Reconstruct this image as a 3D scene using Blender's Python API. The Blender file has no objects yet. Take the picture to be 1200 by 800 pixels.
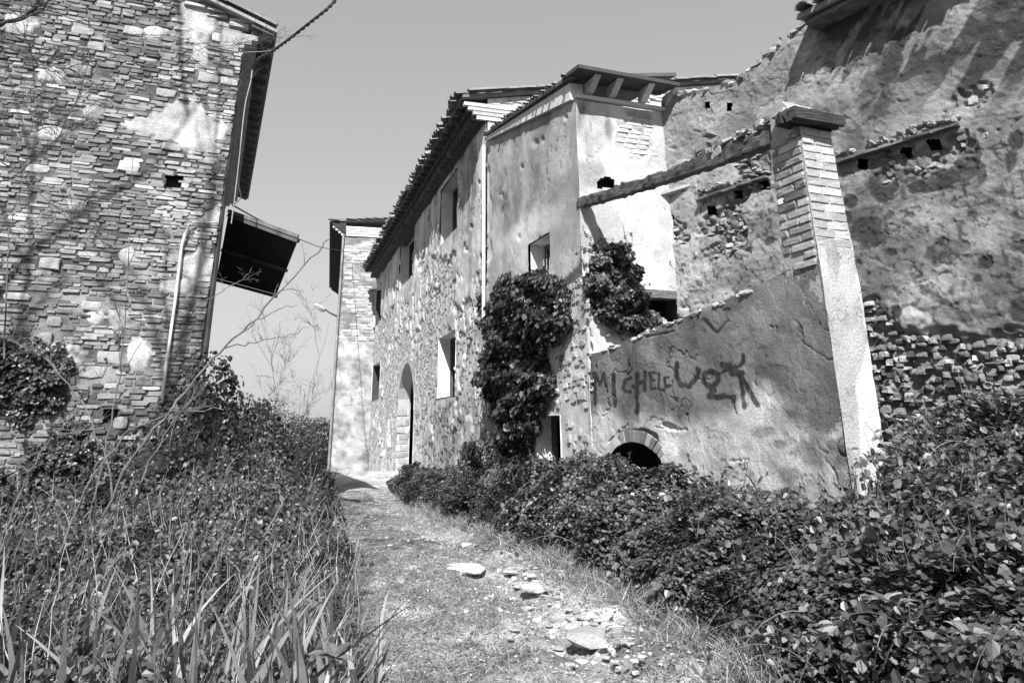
import bpy, math, random
import numpy as np
from mathutils import Vector, Matrix

SC = bpy.context.scene
RNG = np.random.default_rng(7)
random.seed(7)
R = math.radians

# ---------------------------------------------------------------- camera
PW, PH, F = 1200.0, 800.0, 820.0
CX, CY = 575.0, 240.0            # optical axis in the (shifted) frame
TH = R(17.3)                     # upward tilt
EYE = np.array([0.0, 0.0, 1.3])
cam = bpy.data.objects.new('camera', bpy.data.cameras.new('camera'))
SC.collection.objects.link(cam); SC.camera = cam
cam.data.sensor_width = 36; cam.data.lens = 36 * F / PW
cam.data.shift_x = (PW / 2 - CX) / PW
cam.data.shift_y = -(PH / 2 - CY) / PW
cam.data.clip_start = 0.02; cam.data.clip_end = 5000
cam.location = EYE; cam.rotation_euler = (R(90) + TH, 0, 0)

# ---------------------------------------------------------------- light
SUN = np.array([-0.12, -1.02, 1.03]); SUN /= np.linalg.norm(SUN)      # towards the sun
SUN_STRENGTH, SKY_STRENGTH, EXPOSURE = 5.0, 0.085, 0.74
w = bpy.data.worlds.new('World'); SC.world = w; w.use_nodes = True
nt = w.node_tree; nt.nodes.clear()
sky = nt.nodes.new('ShaderNodeTexSky'); sky.sky_type = 'NISHITA'; sky.sun_disc = False
sky.sun_elevation = math.asin(SUN[2]); sky.sun_rotation = math.atan2(SUN[0], SUN[1])
sky.air_density = 3.0; sky.dust_density = 0.1; sky.ozone_density = 1.0
bw = nt.nodes.new('ShaderNodeRGBToBW'); bg = nt.nodes.new('ShaderNodeBackground'); wo = nt.nodes.new('ShaderNodeOutputWorld')
bg.inputs[1].default_value = SKY_STRENGTH
pwr = nt.nodes.new('ShaderNodeMath'); pwr.operation = 'POWER'; pwr.inputs[1].default_value = 0.55      # tone curve flattens the sky's brightness
gain = nt.nodes.new('ShaderNodeMath'); gain.operation = 'MULTIPLY'; gain.inputs[1].default_value = 1.62
nt.links.new(sky.outputs[0], bw.inputs[0]); nt.links.new(bw.outputs[0], pwr.inputs[0]); nt.links.new(pwr.outputs[0], gain.inputs[0]); nt.links.new(gain.outputs[0], bg.inputs[0]); nt.links.new(bg.outputs[0], wo.inputs[0])
sl = bpy.data.lights.new('sun', 'SUN'); sl.energy = SUN_STRENGTH; sl.angle = R(0.5); sl.color = (1, 1, 1)
so = bpy.data.objects.new('sun', sl); SC.collection.objects.link(so)
so.rotation_euler = Vector(SUN).to_track_quat('Z', 'Y').to_euler(); so.location = (-4, -20, 20)
SC.view_settings.view_transform = 'Standard'; SC.view_settings.look = 'None'
SC.view_settings.exposure = EXPOSURE; SC.view_settings.gamma = 1

# ---------------------------------------------------------------- projection helpers
FW = np.array([0, math.cos(TH), math.sin(TH)]); UP = np.array([0, -math.sin(TH), math.cos(TH)])
def ray(px, py):
    return np.array([(px - CX) / F, 0, 0]) + FW + UP * ((CY - py) / F)
def proj(P):
    Q = P - EYE
    f = Q @ FW
    f = np.where(f < 0.05, 0.05, f)
    return CX + F * Q[..., 0] / f, CY - F * (Q @ UP) / f
def at(px, py, Y):
    r = ray(px, py); return EYE + r * (Y / r[1])
def ground_at(px, py, z=0.0):
    r = ray(px, py); return EYE + r * ((z - EYE[2]) / r[2])

class Plane:
    """vertical wall plane: u runs along azimuth az, n = outward normal"""
    def __init__(s, o, az, lean=0.0):
        a = R(az); s.o = np.array([o[0], o[1], 0.0])
        s.e = np.array([math.sin(a), math.cos(a), 0.0]); s.n = np.array([-s.e[1], s.e[0], 0.0]); s.lean = lean
    def hit(s, px, py, d=0.0):
        r = ray(px, py)
        t = ((s.o + s.n * d - EYE) @ s.n) / (r @ s.n)
        p = EYE + r * t
        return float((p - s.o) @ s.e) - s.lean * p[2], float(p[2])
    def P(s, u, z, d=0.0):
        u = np.asarray(u, float); z = np.asarray(z, float); d = np.asarray(d, float)
        u, z, d = np.broadcast_arrays(u, z, d)
        return s.o + (u + s.lean * z)[..., None] * s.e + d[..., None] * s.n + z[..., None] * np.array([0, 0, 1.0])

# ---------------------------------------------------------------- noise
def vnoise(x, y, seed=0):
    x = np.asarray(x, float); y = np.asarray(y, float)
    xi = np.floor(x).astype(np.int64); yi = np.floor(y).astype(np.int64)
    fx = x - xi; fy = y - yi; fx = fx * fx * (3 - 2 * fx); fy = fy * fy * (3 - 2 * fy)
    def h(i, j):
        n = (i * 374761393 + j * 668265263 + seed * 974634777) & 0xFFFFFFFF
        n = ((n ^ (n >> 13)) * 1274126177) & 0xFFFFFFFF
        return ((n ^ (n >> 16)) & 0xFFFF) / 65535.0
    a = h(xi, yi); b = h(xi + 1, yi); c = h(xi, yi + 1); d = h(xi + 1, yi + 1)
    return (a * (1 - fx) + b * fx) * (1 - fy) + (c * (1 - fx) + d * fx) * fy
def cracks(U, Z, f=1.0, seed=300, w_=.006):
    """thin wandering crack lines, only in places"""
    a = np.abs(fbm(U * f, Z * f, 5, seed) - .5); g = sst(.48, .54, fbm(U * .8, Z * .8, 2, seed + 9))
    b = np.abs(fbm(U * f * 2.1, Z * f * 2.1, 4, seed + 3) - .5); g2 = sst(.58, .62, fbm(U * 1.3, Z * 1.3, 2, seed + 19))
    return np.maximum((1 - sst(w_ * .3, w_, a)) * g, (1 - sst(w_ * .4, w_ * 1.2, b)) * g2)
def flakes(U, Z, f=3.0, seed=320):
    """stepped layers where coats of plaster have come away"""
    n = fbm(U * f, Z * f, 5, seed); return sst(.43, .436, n) + sst(.55, .556, n) + .6 * sst(.62, .625, n)
def fbm(x, y, oct=4, seed=0):
    s = 0; a = 0.5; t = 0
    for i in range(oct):
        s = s + a * vnoise(x * 2 ** i, y * 2 ** i, seed + 17 * i); t += a; a *= 0.5
    return s / t
def sst(a, b, x):
    t = np.clip((x - a) / (b - a), 0, 1); return t * t * (3 - 2 * t)
def blob(PX, PY, x, y, rx, ry, ang=0, rough=0.25, soft=0.12, seed=0):
    c, s = math.cos(R(ang)), math.sin(R(ang))
    dx = (PX - x) * c + (PY - y) * s; dy = -(PX - x) * s + (PY - y) * c
    d = np.sqrt((dx / rx) ** 2 + (dy / ry) ** 2) + rough * 2 * (fbm(PX / 9 + x, PY / 9 + y, 3, seed) - 0.5)
    return 1 - sst(1 - soft, 1 + soft, d)
def seg_dist(PX, PY, pts):
    d = np.full(np.shape(PX), 1e9)
    for (x0, y0), (x1, y1) in zip(pts[:-1], pts[1:]):
        vx, vy = x1 - x0, y1 - y0; L = vx * vx + vy * vy + 1e-9
        t = np.clip(((PX - x0) * vx + (PY - y0) * vy) / L, 0, 1)
        d = np.minimum(d, np.hypot(PX - x0 - t * vx, PY - y0 - t * vy))
    return d

# ---------------------------------------------------------------- object helpers
COL = SC.collection
def thing(name, label, cat, loc=(0, 0, 0), group=None):
    o = bpy.data.objects.new(name, None); COL.objects.link(o); o.location = loc
    o.empty_display_size = 0.1
    o['label'] = label; o['category'] = cat
    if group: o['group'] = group
    return o
def raw_mesh(name, V, Fs, mat, tone=None, smooth=False):
    V = np.asarray(V, np.float32).reshape(-1, 3)
    me = bpy.data.meshes.new(name)
    Fs = [np.asarray(f, np.int32) for f in (Fs if isinstance(Fs, (list, tuple)) else [Fs])]
    Fs = [f for f in Fs if f.size]
    me.vertices.add(len(V)); me.vertices.foreach_set('co', V.ravel())
    loops = np.concatenate([f.ravel() for f in Fs]) if Fs else np.zeros(0, np.int32)
    tot = np.concatenate([np.full(len(f), f.shape[1]) for f in Fs]) if Fs else np.zeros(0, int)
    st = np.concatenate([[0], np.cumsum(tot)[:-1]]).astype(np.int32) if len(tot) else np.zeros(0, np.int32)
    me.loops.add(len(loops)); me.loops.foreach_set('vertex_index', loops)
    me.polygons.add(len(tot)); me.polygons.foreach_set('loop_start', st)
    me.polygons.foreach_set('use_smooth', np.full(len(tot), smooth))
    if tone is not None:
        a = me.attributes.new('tone', 'FLOAT', 'POINT')
        a.data.foreach_set('value', np.broadcast_to(np.asarray(tone, np.float32), (len(V),)).copy().ravel())
    me.update(calc_edges=True)
    if mat: me.materials.append(mat)
    return me
def part(name, V, Fs, mat, parent=None, tone=None, kind=None, label=None, smooth=False):
    V = np.asarray(V, float).reshape(-1, 3)
    org = np.array(abs_loc(parent)) if parent is not None else np.zeros(3)
    me = raw_mesh(name, V - org, Fs, mat, tone, smooth)
    o = bpy.data.objects.new(name, me); COL.objects.link(o)
    if parent is not None: o.parent = parent
    if kind: o['kind'] = kind
    if label: o['label'] = label
    return o
def abs_loc(o):
    l = Vector((0, 0, 0))
    while o is not None: l = l + o.location; o = o.parent
    return l
def solo(name, label, cat, V, Fs, mat, tone=None, group=None, smooth=False, kind=None, origin=None):
    V = np.asarray(V, float).reshape(-1, 3)
    c = V.mean(0) if origin is None else np.array(origin)
    if origin is None: c[2] = V[:, 2].min()
    o = bpy.data.objects.new(name, raw_mesh(name, V - c, Fs, mat, tone, smooth)); COL.objects.link(o); o.location = c
    if label: o['label'] = label
    if cat: o['category'] = cat
    if group: o['group'] = group
    if kind: o['kind'] = kind
    return o

class MB:
    """collects boxes, tubes, prisms"""
    def __init__(s): s.V = []; s.F = {}; s.T = []; s.n = 0
    def add(s, V, F, tone=0.4):
        V = np.asarray(V, float).reshape(-1, 3)
        s.V.append(V); s.T.append(np.broadcast_to(np.asarray(tone, float), (len(V),)))
        for f in F: s.F.setdefault(len(f), []).append([i + s.n for i in f])
        s.n += len(V); return s
    def box8(s, c, tone=0.4):       # 8 corners: bottom ring then top ring
        return s.add(c, [(3, 2, 1, 0), (4, 5, 6, 7), (0, 1, 5, 4), (1, 2, 6, 5), (2, 3, 7, 6), (3, 0, 4, 7)], tone)
    def wbox(s, pl, u0, u1, z0, z1, d0, d1, tone=0.4, jit=0.0):
        c = [pl.P(u, z, d) for z in (z0, z1) for (u, d) in ((u0, d0), (u1, d0), (u1, d1), (u0, d1))]
        c = np.array(c) + (RNG.random((8, 3)) - 0.5) * jit
        return s.box8(c, tone)
    def obox(s, a, b, wdt, hgt, tone=0.4, jit=0.0, up=(0, 0, 1)):
        a = np.array(a, float); b = np.array(b, float); t = b - a; t /= np.linalg.norm(t)
        sd = np.cross(t, up); sd /= np.linalg.norm(sd); u = np.cross(sd, t)
        c = []
        for h in (-hgt / 2, hgt / 2):
            for p, q in ((a, -1), (b, -1), (b, 1), (a, 1)): c.append(p + sd * q * wdt / 2 + u * h)
        return s.box8(np.array(c) + (RNG.random((8, 3)) - 0.5) * jit, tone)
    def tube(s, pts, r0, r1=None, k=6, tone=0.4):
        pts = np.asarray(pts, float); r1 = r0 if r1 is None else r1
        n = len(pts); T = np.gradient(pts, axis=0); T /= np.linalg.norm(T, axis=1)[:, None] + 1e-12
        ref = np.array([0.31, 0.17, 0.93]); V = []
        for i in range(n):
            a = np.cross(T[i], ref); a /= np.linalg.norm(a) + 1e-9; b = np.cross(T[i], a)
            r = r0 + (r1 - r0) * i / (n - 1)
            for j in range(k):
                th = 2 * math.pi * j / k; V.append(pts[i] + (a * math.cos(th) + b * math.sin(th)) * r)
        Fq = [(i * k + j, i * k + (j + 1) % k, (i + 1) * k + (j + 1) % k, (i + 1) * k + j) for i in range(n - 1) for j in range(k)]
        Fq += [tuple(range(k))[::-1], tuple((n - 1) * k + j for j in range(k))]
        return s.add(V, Fq, tone)
    def mesh(s): return np.concatenate(s.V), [np.array(f) for f in s.F.values()], np.concatenate(s.T)
    def part(s, name, mat, parent=None, **k):
        V, Fs, T = s.mesh(); return part(name, V, Fs, mat, parent, T, **k)
    def solo(s, name, label, cat, mat, **k):
        V, Fs, T = s.mesh(); return solo(name, label, cat, V, Fs, mat, T, **k)

# ---------------------------------------------------------------- materials (the photograph is black and white)
def mat(name, rough=0.9, var=0.25, vs=3.0, fine=0.2, fs=45.0, bump=0.25, bs=60.0, bd=0.004, spec=0.2, rnd=0.0, tone=None, crack=0.0, base=1.0, trans=0.0, wave=None):
    m = bpy.data.materials.new(name); m.use_nodes = True; n = m.node_tree; N = n.nodes; L = n.links
    p = N['Principled BSDF']; p.inputs['Roughness'].default_value = rough; p.inputs['Specular IOR Level'].default_value = spec
    g = N.new('ShaderNodeNewGeometry')
    def noise(scale, det=4.0, ro=0.6):
        t = N.new('ShaderNodeTexNoise'); t.inputs['Scale'].default_value = scale; t.inputs['Detail'].default_value = det
        t.inputs['Roughness'].default_value = ro; L.new(g.outputs['Position'], t.inputs['Vector']); return t
    def mr(src, lo, hi, a=0.25, b=0.75):
        r = N.new('ShaderNodeMapRange'); r.inputs[1].default_value = a; r.inputs[2].default_value = b
        r.inputs[3].default_value = lo; r.inputs[4].default_value = hi; L.new(src, r.inputs[0]); return r.outputs[0]
    def mul(a, b):
        q = N.new('ShaderNodeMath'); q.operation = 'MULTIPLY'
        for i, v in enumerate((a, b)):
            if isinstance(v, (int, float)): q.inputs[i].default_value = v
            else: L.new(v, q.inputs[i])
        return q.outputs[0]
    if tone is None:
        at_ = N.new('ShaderNodeAttribute'); at_.attribute_name = 'tone'; c = mul(at_.outputs['Fac'], base)
    else: c = mul(tone, base)
    c = mul(c, mr(noise(vs).outputs[0], 1 - var, 1 + var))
    c = mul(c, mr(noise(fs, 3, 0.7).outputs[0], 1 - fine, 1 + fine))
    if rnd:
        oi = N.new('ShaderNodeObjectInfo'); c = mul(c, mr(oi.outputs['Random'], 1 - rnd, 1 + rnd, 0, 1))
    hgt = noise(bs, 5, 0.7).outputs[0]
    if crack:
        v = N.new('ShaderNodeTexVoronoi'); v.feature = 'DISTANCE_TO_EDGE'; v.inputs['Scale'].default_value = 1.7
        nz = noise(4, 4); vm = N.new('ShaderNodeVectorMath'); vm.operation = 'MULTIPLY_ADD'
        L.new(nz.outputs[1], vm.inputs[0]); vm.inputs[1].default_value = (0.7, 0.7, 0.7); L.new(g.outputs['Position'], vm.inputs[2])
        L.new(vm.outputs[0], v.inputs['Vector'])
        k = mr(v.outputs['Distance'], 1 - crack, 1.0, 0.0, 0.012)
        gate = mr(noise(1.3, 2).outputs[0], 0.0, 1.0, 0.5, 0.56)
        mx = N.new('ShaderNodeMix'); mx.inputs[2].default_value = 1.0
        L.new(gate, mx.inputs[0]); L.new(k, mx.inputs[3]); c = mul(c, mx.outputs[0])
    if wave:
        wv = N.new('ShaderNodeTexNoise'); wv.inputs['Scale'].default_value = wave[0]
        mp = N.new('ShaderNodeMapping'); mp.inputs['Scale'].default_value = wave[1]
        L.new(g.outputs['Position'], mp.inputs[0]); L.new(mp.outputs[0], wv.inputs['Vector'])
        c = mul(c, mr(wv.outputs[0], 0.55, 1.4)); hgt = wv.outputs[0]
    L.new(c, p.inputs['Base Color'])
    b = N.new('ShaderNodeBump'); b.inputs['Strength'].default_value = bump; b.inputs['Distance'].default_value = bd
    L.new(hgt, b.inputs['Height']); L.new(b.outputs[0], p.inputs['Normal'])
    if trans:
        tr = N.new('ShaderNodeBsdfTranslucent'); L.new(c, tr.inputs[0]); ms = N.new('ShaderNodeMixShader'); ms.inputs[0].default_value = trans
        L.new(p.outputs[0], ms.inputs[1]); L.new(tr.outputs[0], ms.inputs[2]); L.new(ms.outputs[0], N['Material Output'].inputs[0])
    return m
M_PLASTER = mat('old_plaster', var=0.16, fine=0.38, fs=75, bump=0.9, bs=55, bd=0.01, crack=0.6)
M_MORTAR = mat('lime_mortar', var=0.25, fine=0.42, fs=60, bump=1.0, bs=50, bd=0.012)
M_STONE = mat('weathered_stone', var=0.2, vs=6, fine=0.28, fs=60, bump=1.0, bs=45, bd=0.012, rnd=0.25)
M_BRICK = mat('old_brick', var=0.2, vs=8, fine=0.28, fs=80, bump=1.0, bs=60, bd=0.008, rnd=0.3)
M_WOOD = mat('weathered_timber', var=0.3, fine=0.3, fs=60, bump=1.0, bs=40, bd=0.01, wave=(6.0, (1.5, 1.5, 14)))
M_TILE = mat('roof_tile_clay', var=0.3, fine=0.25, bump=0.6, bd=0.008, rnd=0.3)
M_DARK = mat('dark_interior', tone=0.05, var=0.3)
M_METAL = mat('rusty_sheet', rough=0.7, var=0.4, fine=0.3, spec=0.3)
M_PIPE = mat('pale_plastic_pipe', rough=0.5, var=0.06, fine=0.05, bump=0.1, spec=0.4)
M_WIRE = mat('cable_sheath', rough=0.6, var=0.1, fine=0.1, bump=0.1)
M_LEAF = mat('leaf', base=.72, rough=0.42, var=0.35, vs=2.0, fine=0.15, fs=90, bump=0.15, bs=70, spec=0.5, trans=0.12)
M_LEAFP = mat('leaf_single', base=.8, rough=0.42, var=0.3, vs=2.0, fine=0.15, fs=90, bump=0.2, bs=70, spec=0.5, rnd=0.45, trans=0.12)
M_GRASS = mat('grass_blade', rough=0.55, var=0.3, vs=3, fine=0.15, spec=0.35, bump=0.1, trans=0.2)
M_BARK = mat('bark', var=0.3, fine=0.3, bump=0.8, bd=0.006)
M_GROUND = mat('dirt_path', var=0.3, vs=2.2, fine=0.45, fs=38, bump=1.0, bs=30, bd=0.03)
M_ROCK = mat('limestone_rock', var=0.22, vs=7, fine=0.25, fs=50, bump=1.0, bs=22, bd=0.02)

# ---------------------------------------------------------------- wall builders
def grid_lines(a, b, step, extra=()):
    g = list(np.arange(a, b, step)) + [b]
    for x in extra:
        if a < x < b:
            g = [v for v in g if abs(v - x) > step * 0.45 or v in (a, b)] + [x]
    return np.array(sorted(g))
def wall(name, pl, us, zs, mat_, parent, height, tone, rects=(), drop=None, top=None, bot=None, zc=None, right=None, kind=None, label=None):
    U, Z = np.meshgrid(us, zs)
    zlo, zhi = zs[0], zs[-1]
    zc = zlo if zc is None else zc
    if top is not None:
        t = top(U); Z = np.where(Z > zc, zc + (Z - zc) * (t - zc) / (zhi - zc), Z)
    P0 = pl.P(U, Z); PX, PY = proj(P0)
    D = height(U, Z, PX, PY) if height is not None else np.zeros_like(U)
    T = tone(U, Z, PX, PY)
    V = pl.P(U, Z, D)
    nu, nz = len(us), len(zs)
    I = np.arange(nu * nz).reshape(nz, nu)
    a, b, c, d = I[:-1, :-1], I[:-1, 1:], I[1:, 1:], I[1:, :-1]
    uc = (U[:-1, :-1] + U[1:, 1:]) / 2; zcc = (Z[:-1, :-1] + Z[1:, 1:]) / 2
    keep = np.ones_like(uc, bool)
    chip = .035 * sst(.55, .8, fbm(uc * 7, zcc * 7, 3, 333))
    for (u0, u1, z0, z1) in rects: keep &= ~((uc > u0 - chip) & (uc < u1 + chip) & (zcc > z0 - chip * 1.5) & (zcc < z1 + chip))
    if drop is not None:
        pxc, pyc = proj(pl.P(uc, zcc)); keep &= ~drop(uc, zcc, pxc, pyc)
    Fq = np.stack([a[keep], b[keep], c[keep], d[keep]], 1)
    # drop unused vertices
    used = np.zeros(nu * nz, bool); used[Fq.ravel()] = True; rm = np.cumsum(used) - 1
    return part(name, V.reshape(-1, 3)[used], rm[Fq], mat_, parent, T.ravel()[used], kind=kind, label=label, smooth=True)

def reveal(pl, r, depth, parent, mat_, tone=0.6, name='window_reveal', arch=False, sill_tone=None, back=True):
    """the four inner faces of an opening, thick, rough"""
    u0, u1, z0, z1 = r
    V = []; Fq = []; n = 0; Tn = []
    sill_tone = tone if sill_tone is None else sill_tone
    prof = []
    if arch:
        rr = (u1 - u0) / 2; c = (u0 + u1) / 2; zs_ = z1 - rr
        prof = [(u1, z0), (u1, zs_)] + [(c + rr * math.cos(t), zs_ + rr * math.sin(t)) for t in np.linspace(0.25, math.pi - 0.25, 7)] + [(u0, zs_), (u0, z0)]
    else: prof = [(u1, z0), (u1, z1), (u0, z1), (u0, z0)]
    if not arch: prof = prof + [prof[0]]
    ds = np.linspace(0.0, -depth, 9)
    for (a, b) in zip(prof[:-1], prof[1:]):
        m = max(2, int(math.hypot(b[0] - a[0], b[1] - a[1]) / 0.06))
        for i in range(m + 1):
            t = i / m; u = a[0] + (b[0] - a[0]) * t; z = a[1] + (b[1] - a[1]) * t
            for d in ds:
                nz = (vnoise(u * 9 + d * 7, z * 9, 5) - 0.5) * 0.02 * (1 if 0 < i < m and d < 0 else 0)
                V.append(pl.P(u + nz, z + nz, d)); Tn.append(tone * (0.9 + 0.2 * vnoise(z * 8, d * 8, 3)))
        k = len(ds)
        for i in range(m):
            for j in range(k - 1):
                Fq.append((n + i * k + j, n + i * k + j + 1, n + (i + 1) * k + j + 1, n + (i + 1) * k + j))
        n += (m + 1) * k
    return part(name, np.array(V), np.array(Fq), mat_, parent, np.array(Tn), smooth=True)

# stones / bricks --------------------------------------------------
def courses(u0, u1, z0, z1, h, wd, jit=0.15, gap=0.01, rng=RNG):
    out = []; z = z0
    while z < z1:
        hh = rng.uniform(*h); u = u0 - rng.random() * wd[1]
        while u < u1:
            ww = rng.uniform(*wd)
            out.append((u + ww / 2 + rng.normal() * gap * 0.3, z + hh / 2 + rng.normal() * jit * hh * 0.4, ww - gap, hh * rng.uniform(1 - jit * .45, 1 + jit * 0.45) - gap * .7))
            u += ww
        z += hh
    return np.array(out)
def stone_shape(N, k, sq, jit, dome, rng):
    th = np.arange(k) / k * 2 * math.pi + (rng.random((N, k)) - 0.5) * (0.12 if k == 8 else 0.7)
    c, s = np.cos(th), np.sin(th)
    rr = 1 / np.maximum(np.abs(c), np.abs(s)); rad = (rr * sq + (1 - sq)) * (1 - jit * rng.random((N, k))) * 0.5
    ox, oz = c * rad, s * rad
    ins = 0.93 if sq > .8 else .84
    tlt = rng.normal(0, .55 if sq < .8 else .35, (N, 2, 1))
    V = np.zeros((N, 3 * k + 1, 3))
    V[:, :k] = np.stack([ox, np.full_like(ox, -1.0), oz], -1)
    V[:, k:2 * k] = np.stack([ox, 0.6 + rng.normal(0, 0.08, ox.shape) + tlt[:, 0] * ox + tlt[:, 1] * oz, oz], -1)
    V[:, 2 * k:3 * k] = np.stack([ox * ins, 1 + rng.normal(0, 0.12, ox.shape) + tlt[:, 0] * ox + tlt[:, 1] * oz, oz * ins], -1)
    V[:, 3 * k] = np.stack([rng.normal(0, 0.09, N), 1 + dome * .5 + rng.normal(0, 0.1, N), rng.normal(0, 0.09, N)], -1)
    Fq = []; Ft = []
    for i in range(k):
        j = (i + 1) % k
        Fq += [(j, i, k + i, k + j), (k + j, k + i, 2 * k + i, 2 * k + j)]
        Ft.append((2 * k + j, 2 * k + i, 3 * k))
    return V, np.array(Fq)[:, ::-1], np.array(Ft)[:, ::-1]
_variants = {}
def masonry(pl, S, depth, tone, mat_, parent, name='brick', k=8, sq=0.9, jit=0.12, dome=0.25, nsep=300, base_d=0.0, mat_sep=None, minpx=8.0):
    """S rows (u,z,w,h); the largest nsep in the picture become objects, the rest one joined part"""
    if len(S) == 0: return
    rng = RNG; N = len(S)
    dep = rng.uniform(depth[0], depth[1], N)
    P0 = pl.P(S[:, 0], S[:, 1]); PX, PY = proj(P0)
    A = pl.P(S[:, 0] - S[:, 2] / 2, S[:, 1]); B = pl.P(S[:, 0] + S[:, 2] / 2, S[:, 1])
    ax, ay = proj(A); bx, by = proj(B)
    size = np.hypot(ax - bx, ay - by)
    inside = (PX > -20) & (PX < 1220) & (PY > -20) & (PY < 820)
    tn = tone(S[:, 0], S[:, 1], PX, PY) * (np.ones(N))
    S = S[inside]; dep = dep[inside]; tn = tn[inside]; size = size[inside]; N = len(S)
    if N == 0: return
    order = np.argsort(-size); sep = [i for i in order[:nsep] if size[i] >= minpx]
    isep = np.zeros(N, bool); isep[sep] = True
    key = (name, k, sq, jit, dome, mat_.name)
    if sep and key not in _variants:
        vs = []
        for t in (0.6, 0.8, 1.0, 1.2, 1.45):
            for q in range(3):
                V, Fq, Ft = stone_shape(1, k, sq, jit, dome, rng)
                vs.append((t, raw_mesh(name, V[0], [Fq, Ft], mat_, 0.36 * t)))
        _variants[key] = vs
    org = abs_loc(parent)
    for i in sep:
        vs = _variants[key]; r = tn[i] / 0.36
        cand = sorted(vs, key=lambda q: abs(q[0] - r) + rng.random() * 0.06)[0][1]
        o = bpy.data.objects.new(name, cand); COL.objects.link(o); o.parent = parent
        p = pl.P(S[i, 0], S[i, 1], base_d); rot = (rng.random() - 0.5) * 0.06
        e = pl.e * math.cos(rot) + np.array([0, 0, math.sin(rot)]); zz = np.array([0, 0, math.cos(rot)]) - pl.e * math.sin(rot)
        Mx = Matrix.Identity(4)
        for r_ in range(3):
            Mx[r_][0] = e[r_] * S[i, 2]; Mx[r_][1] = pl.n[r_] * dep[i]; Mx[r_][2] = zz[r_] * S[i, 3]; Mx[r_][3] = p[r_] - org[r_]
        o.matrix_local = Mx
    rest = ~isep; Sr = S[rest]; n = len(Sr)
    if n:
        V, Fq, Ft = stone_shape(n, k, sq, jit, dome, rng); m = V.shape[1]
        uu = Sr[:, None, 0] + V[:, :, 0] * Sr[:, None, 2]; zz = Sr[:, None, 1] + V[:, :, 2] * Sr[:, None, 3]
        W = pl.P(uu, zz, base_d + V[:, :, 1] * dep[rest][:, None])
        off = (np.arange(n) * m)[:, None, None]
        part(name + '_work', W.reshape(-1, 3), [(Fq[None] + off).reshape(-1, 4), (Ft[None] + off).reshape(-1, 3)], mat_, parent,
             np.repeat(tn[rest] * rng.uniform(0.8, 1.2, n), m), kind='stuff')

def extrude(pl, us, prof, tone=0.3, jit=0.0):
    """profile [(d,z)...] (closed) swept along u"""
    k = len(prof); V = []; Fq = []
    for u in us:
        for (d, z) in prof: V.append(pl.P(u, z + (random.random() - .5) * jit, d + (random.random() - .5) * jit))
    n = len(us)
    Fs = [(i * k + j, i * k + (j + 1) % k, (i + 1) * k + (j + 1) % k, (i + 1) * k + j) for i in range(n - 1) for j in range(k)]
    return V, Fs + [tuple(range(k))[::-1], tuple((n - 1) * k + j for j in range(k))]

def tile_mesh(L=0.45, r=0.085, t=0.016, k=7):
    V = []; 
    for x, s in ((0, 1.0), (L, 0.82)):
        for rr in (r, r - t):
            for j in range(k):
                th = math.pi * j / (k - 1); V.append((x, math.cos(th) * rr * s, math.sin(th) * rr * s * 0.8))
    def id(a, b, j): return a * 2 * k + b * k + j
    Fs = []
    for j in range(k - 1):
        Fs += [(id(0, 0, j), id(1, 0, j), id(1, 0, j + 1), id(0, 0, j + 1)), (id(0, 1, j + 1), id(1, 1, j + 1), id(1, 1, j), id(0, 1, j)),
               (id(0, 0, j + 1), id(0, 1, j + 1), id(0, 1, j), id(0, 0, j)), (id(1, 0, j), id(1, 1, j), id(1, 1, j + 1), id(1, 0, j + 1))]
    for a in (0, k - 1): Fs.append((id(0, 0, a), id(0, 1, a), id(1, 1, a), id(1, 0, a)))
    return raw_mesh('roof_tile', V, np.array(Fs), M_TILE, 0.22, smooth=False)
TILE = tile_mesh()
def tile_row(parent, starts, inward, up_slope, scale=1.0, drop_p=0.0, jit=0.02):
    """tiles whose lower ends sit at 'starts', running 'inward' and rising"""
    org = abs_loc(parent); d = np.array(inward, float); d = d / np.linalg.norm(d); d = d * math.cos(up_slope) + np.array([0, 0, math.sin(up_slope)])
    sd = np.cross(np.array([0, 0, 1.0]), d); sd /= np.linalg.norm(sd); up = np.cross(d, sd)
    for p in starts:
        if random.random() < drop_p: continue
        o = bpy.data.objects.new('roof_tile', TILE); COL.objects.link(o); o.parent = parent
        a = random.gauss(0, 0.05); dd = d * math.cos(a) + sd * math.sin(a); s2 = np.cross(up, dd)
        q = np.array(p) + d * random.uniform(-jit * 2, jit) + up * random.uniform(-jit / 2, jit / 2)
        Mx = Matrix.Identity(4)
        for r_ in range(3):
            Mx[r_][0] = dd[r_] * scale; Mx[r_][1] = s2[r_] * scale; Mx[r_][2] = up[r_] * scale; Mx[r_][3] = q[r_] - org[r_]
        o.matrix_local = Mx

def wrect(pl, L, Rr, top, bot, d=0.0):
    uL, uR = pl.hit(L, (top[0] + bot[0]) / 2)[0], pl.hit(Rr, (top[1] + bot[1]) / 2)[0]
    zt = (pl.hit(L, top[0])[1] + pl.hit(Rr, top[1])[1]) / 2; zb = (pl.hit(L, bot[0])[1] + pl.hit(Rr, bot[1])[1]) / 2
    return (min(uL, uR), max(uL, uR), zb, zt)

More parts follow.
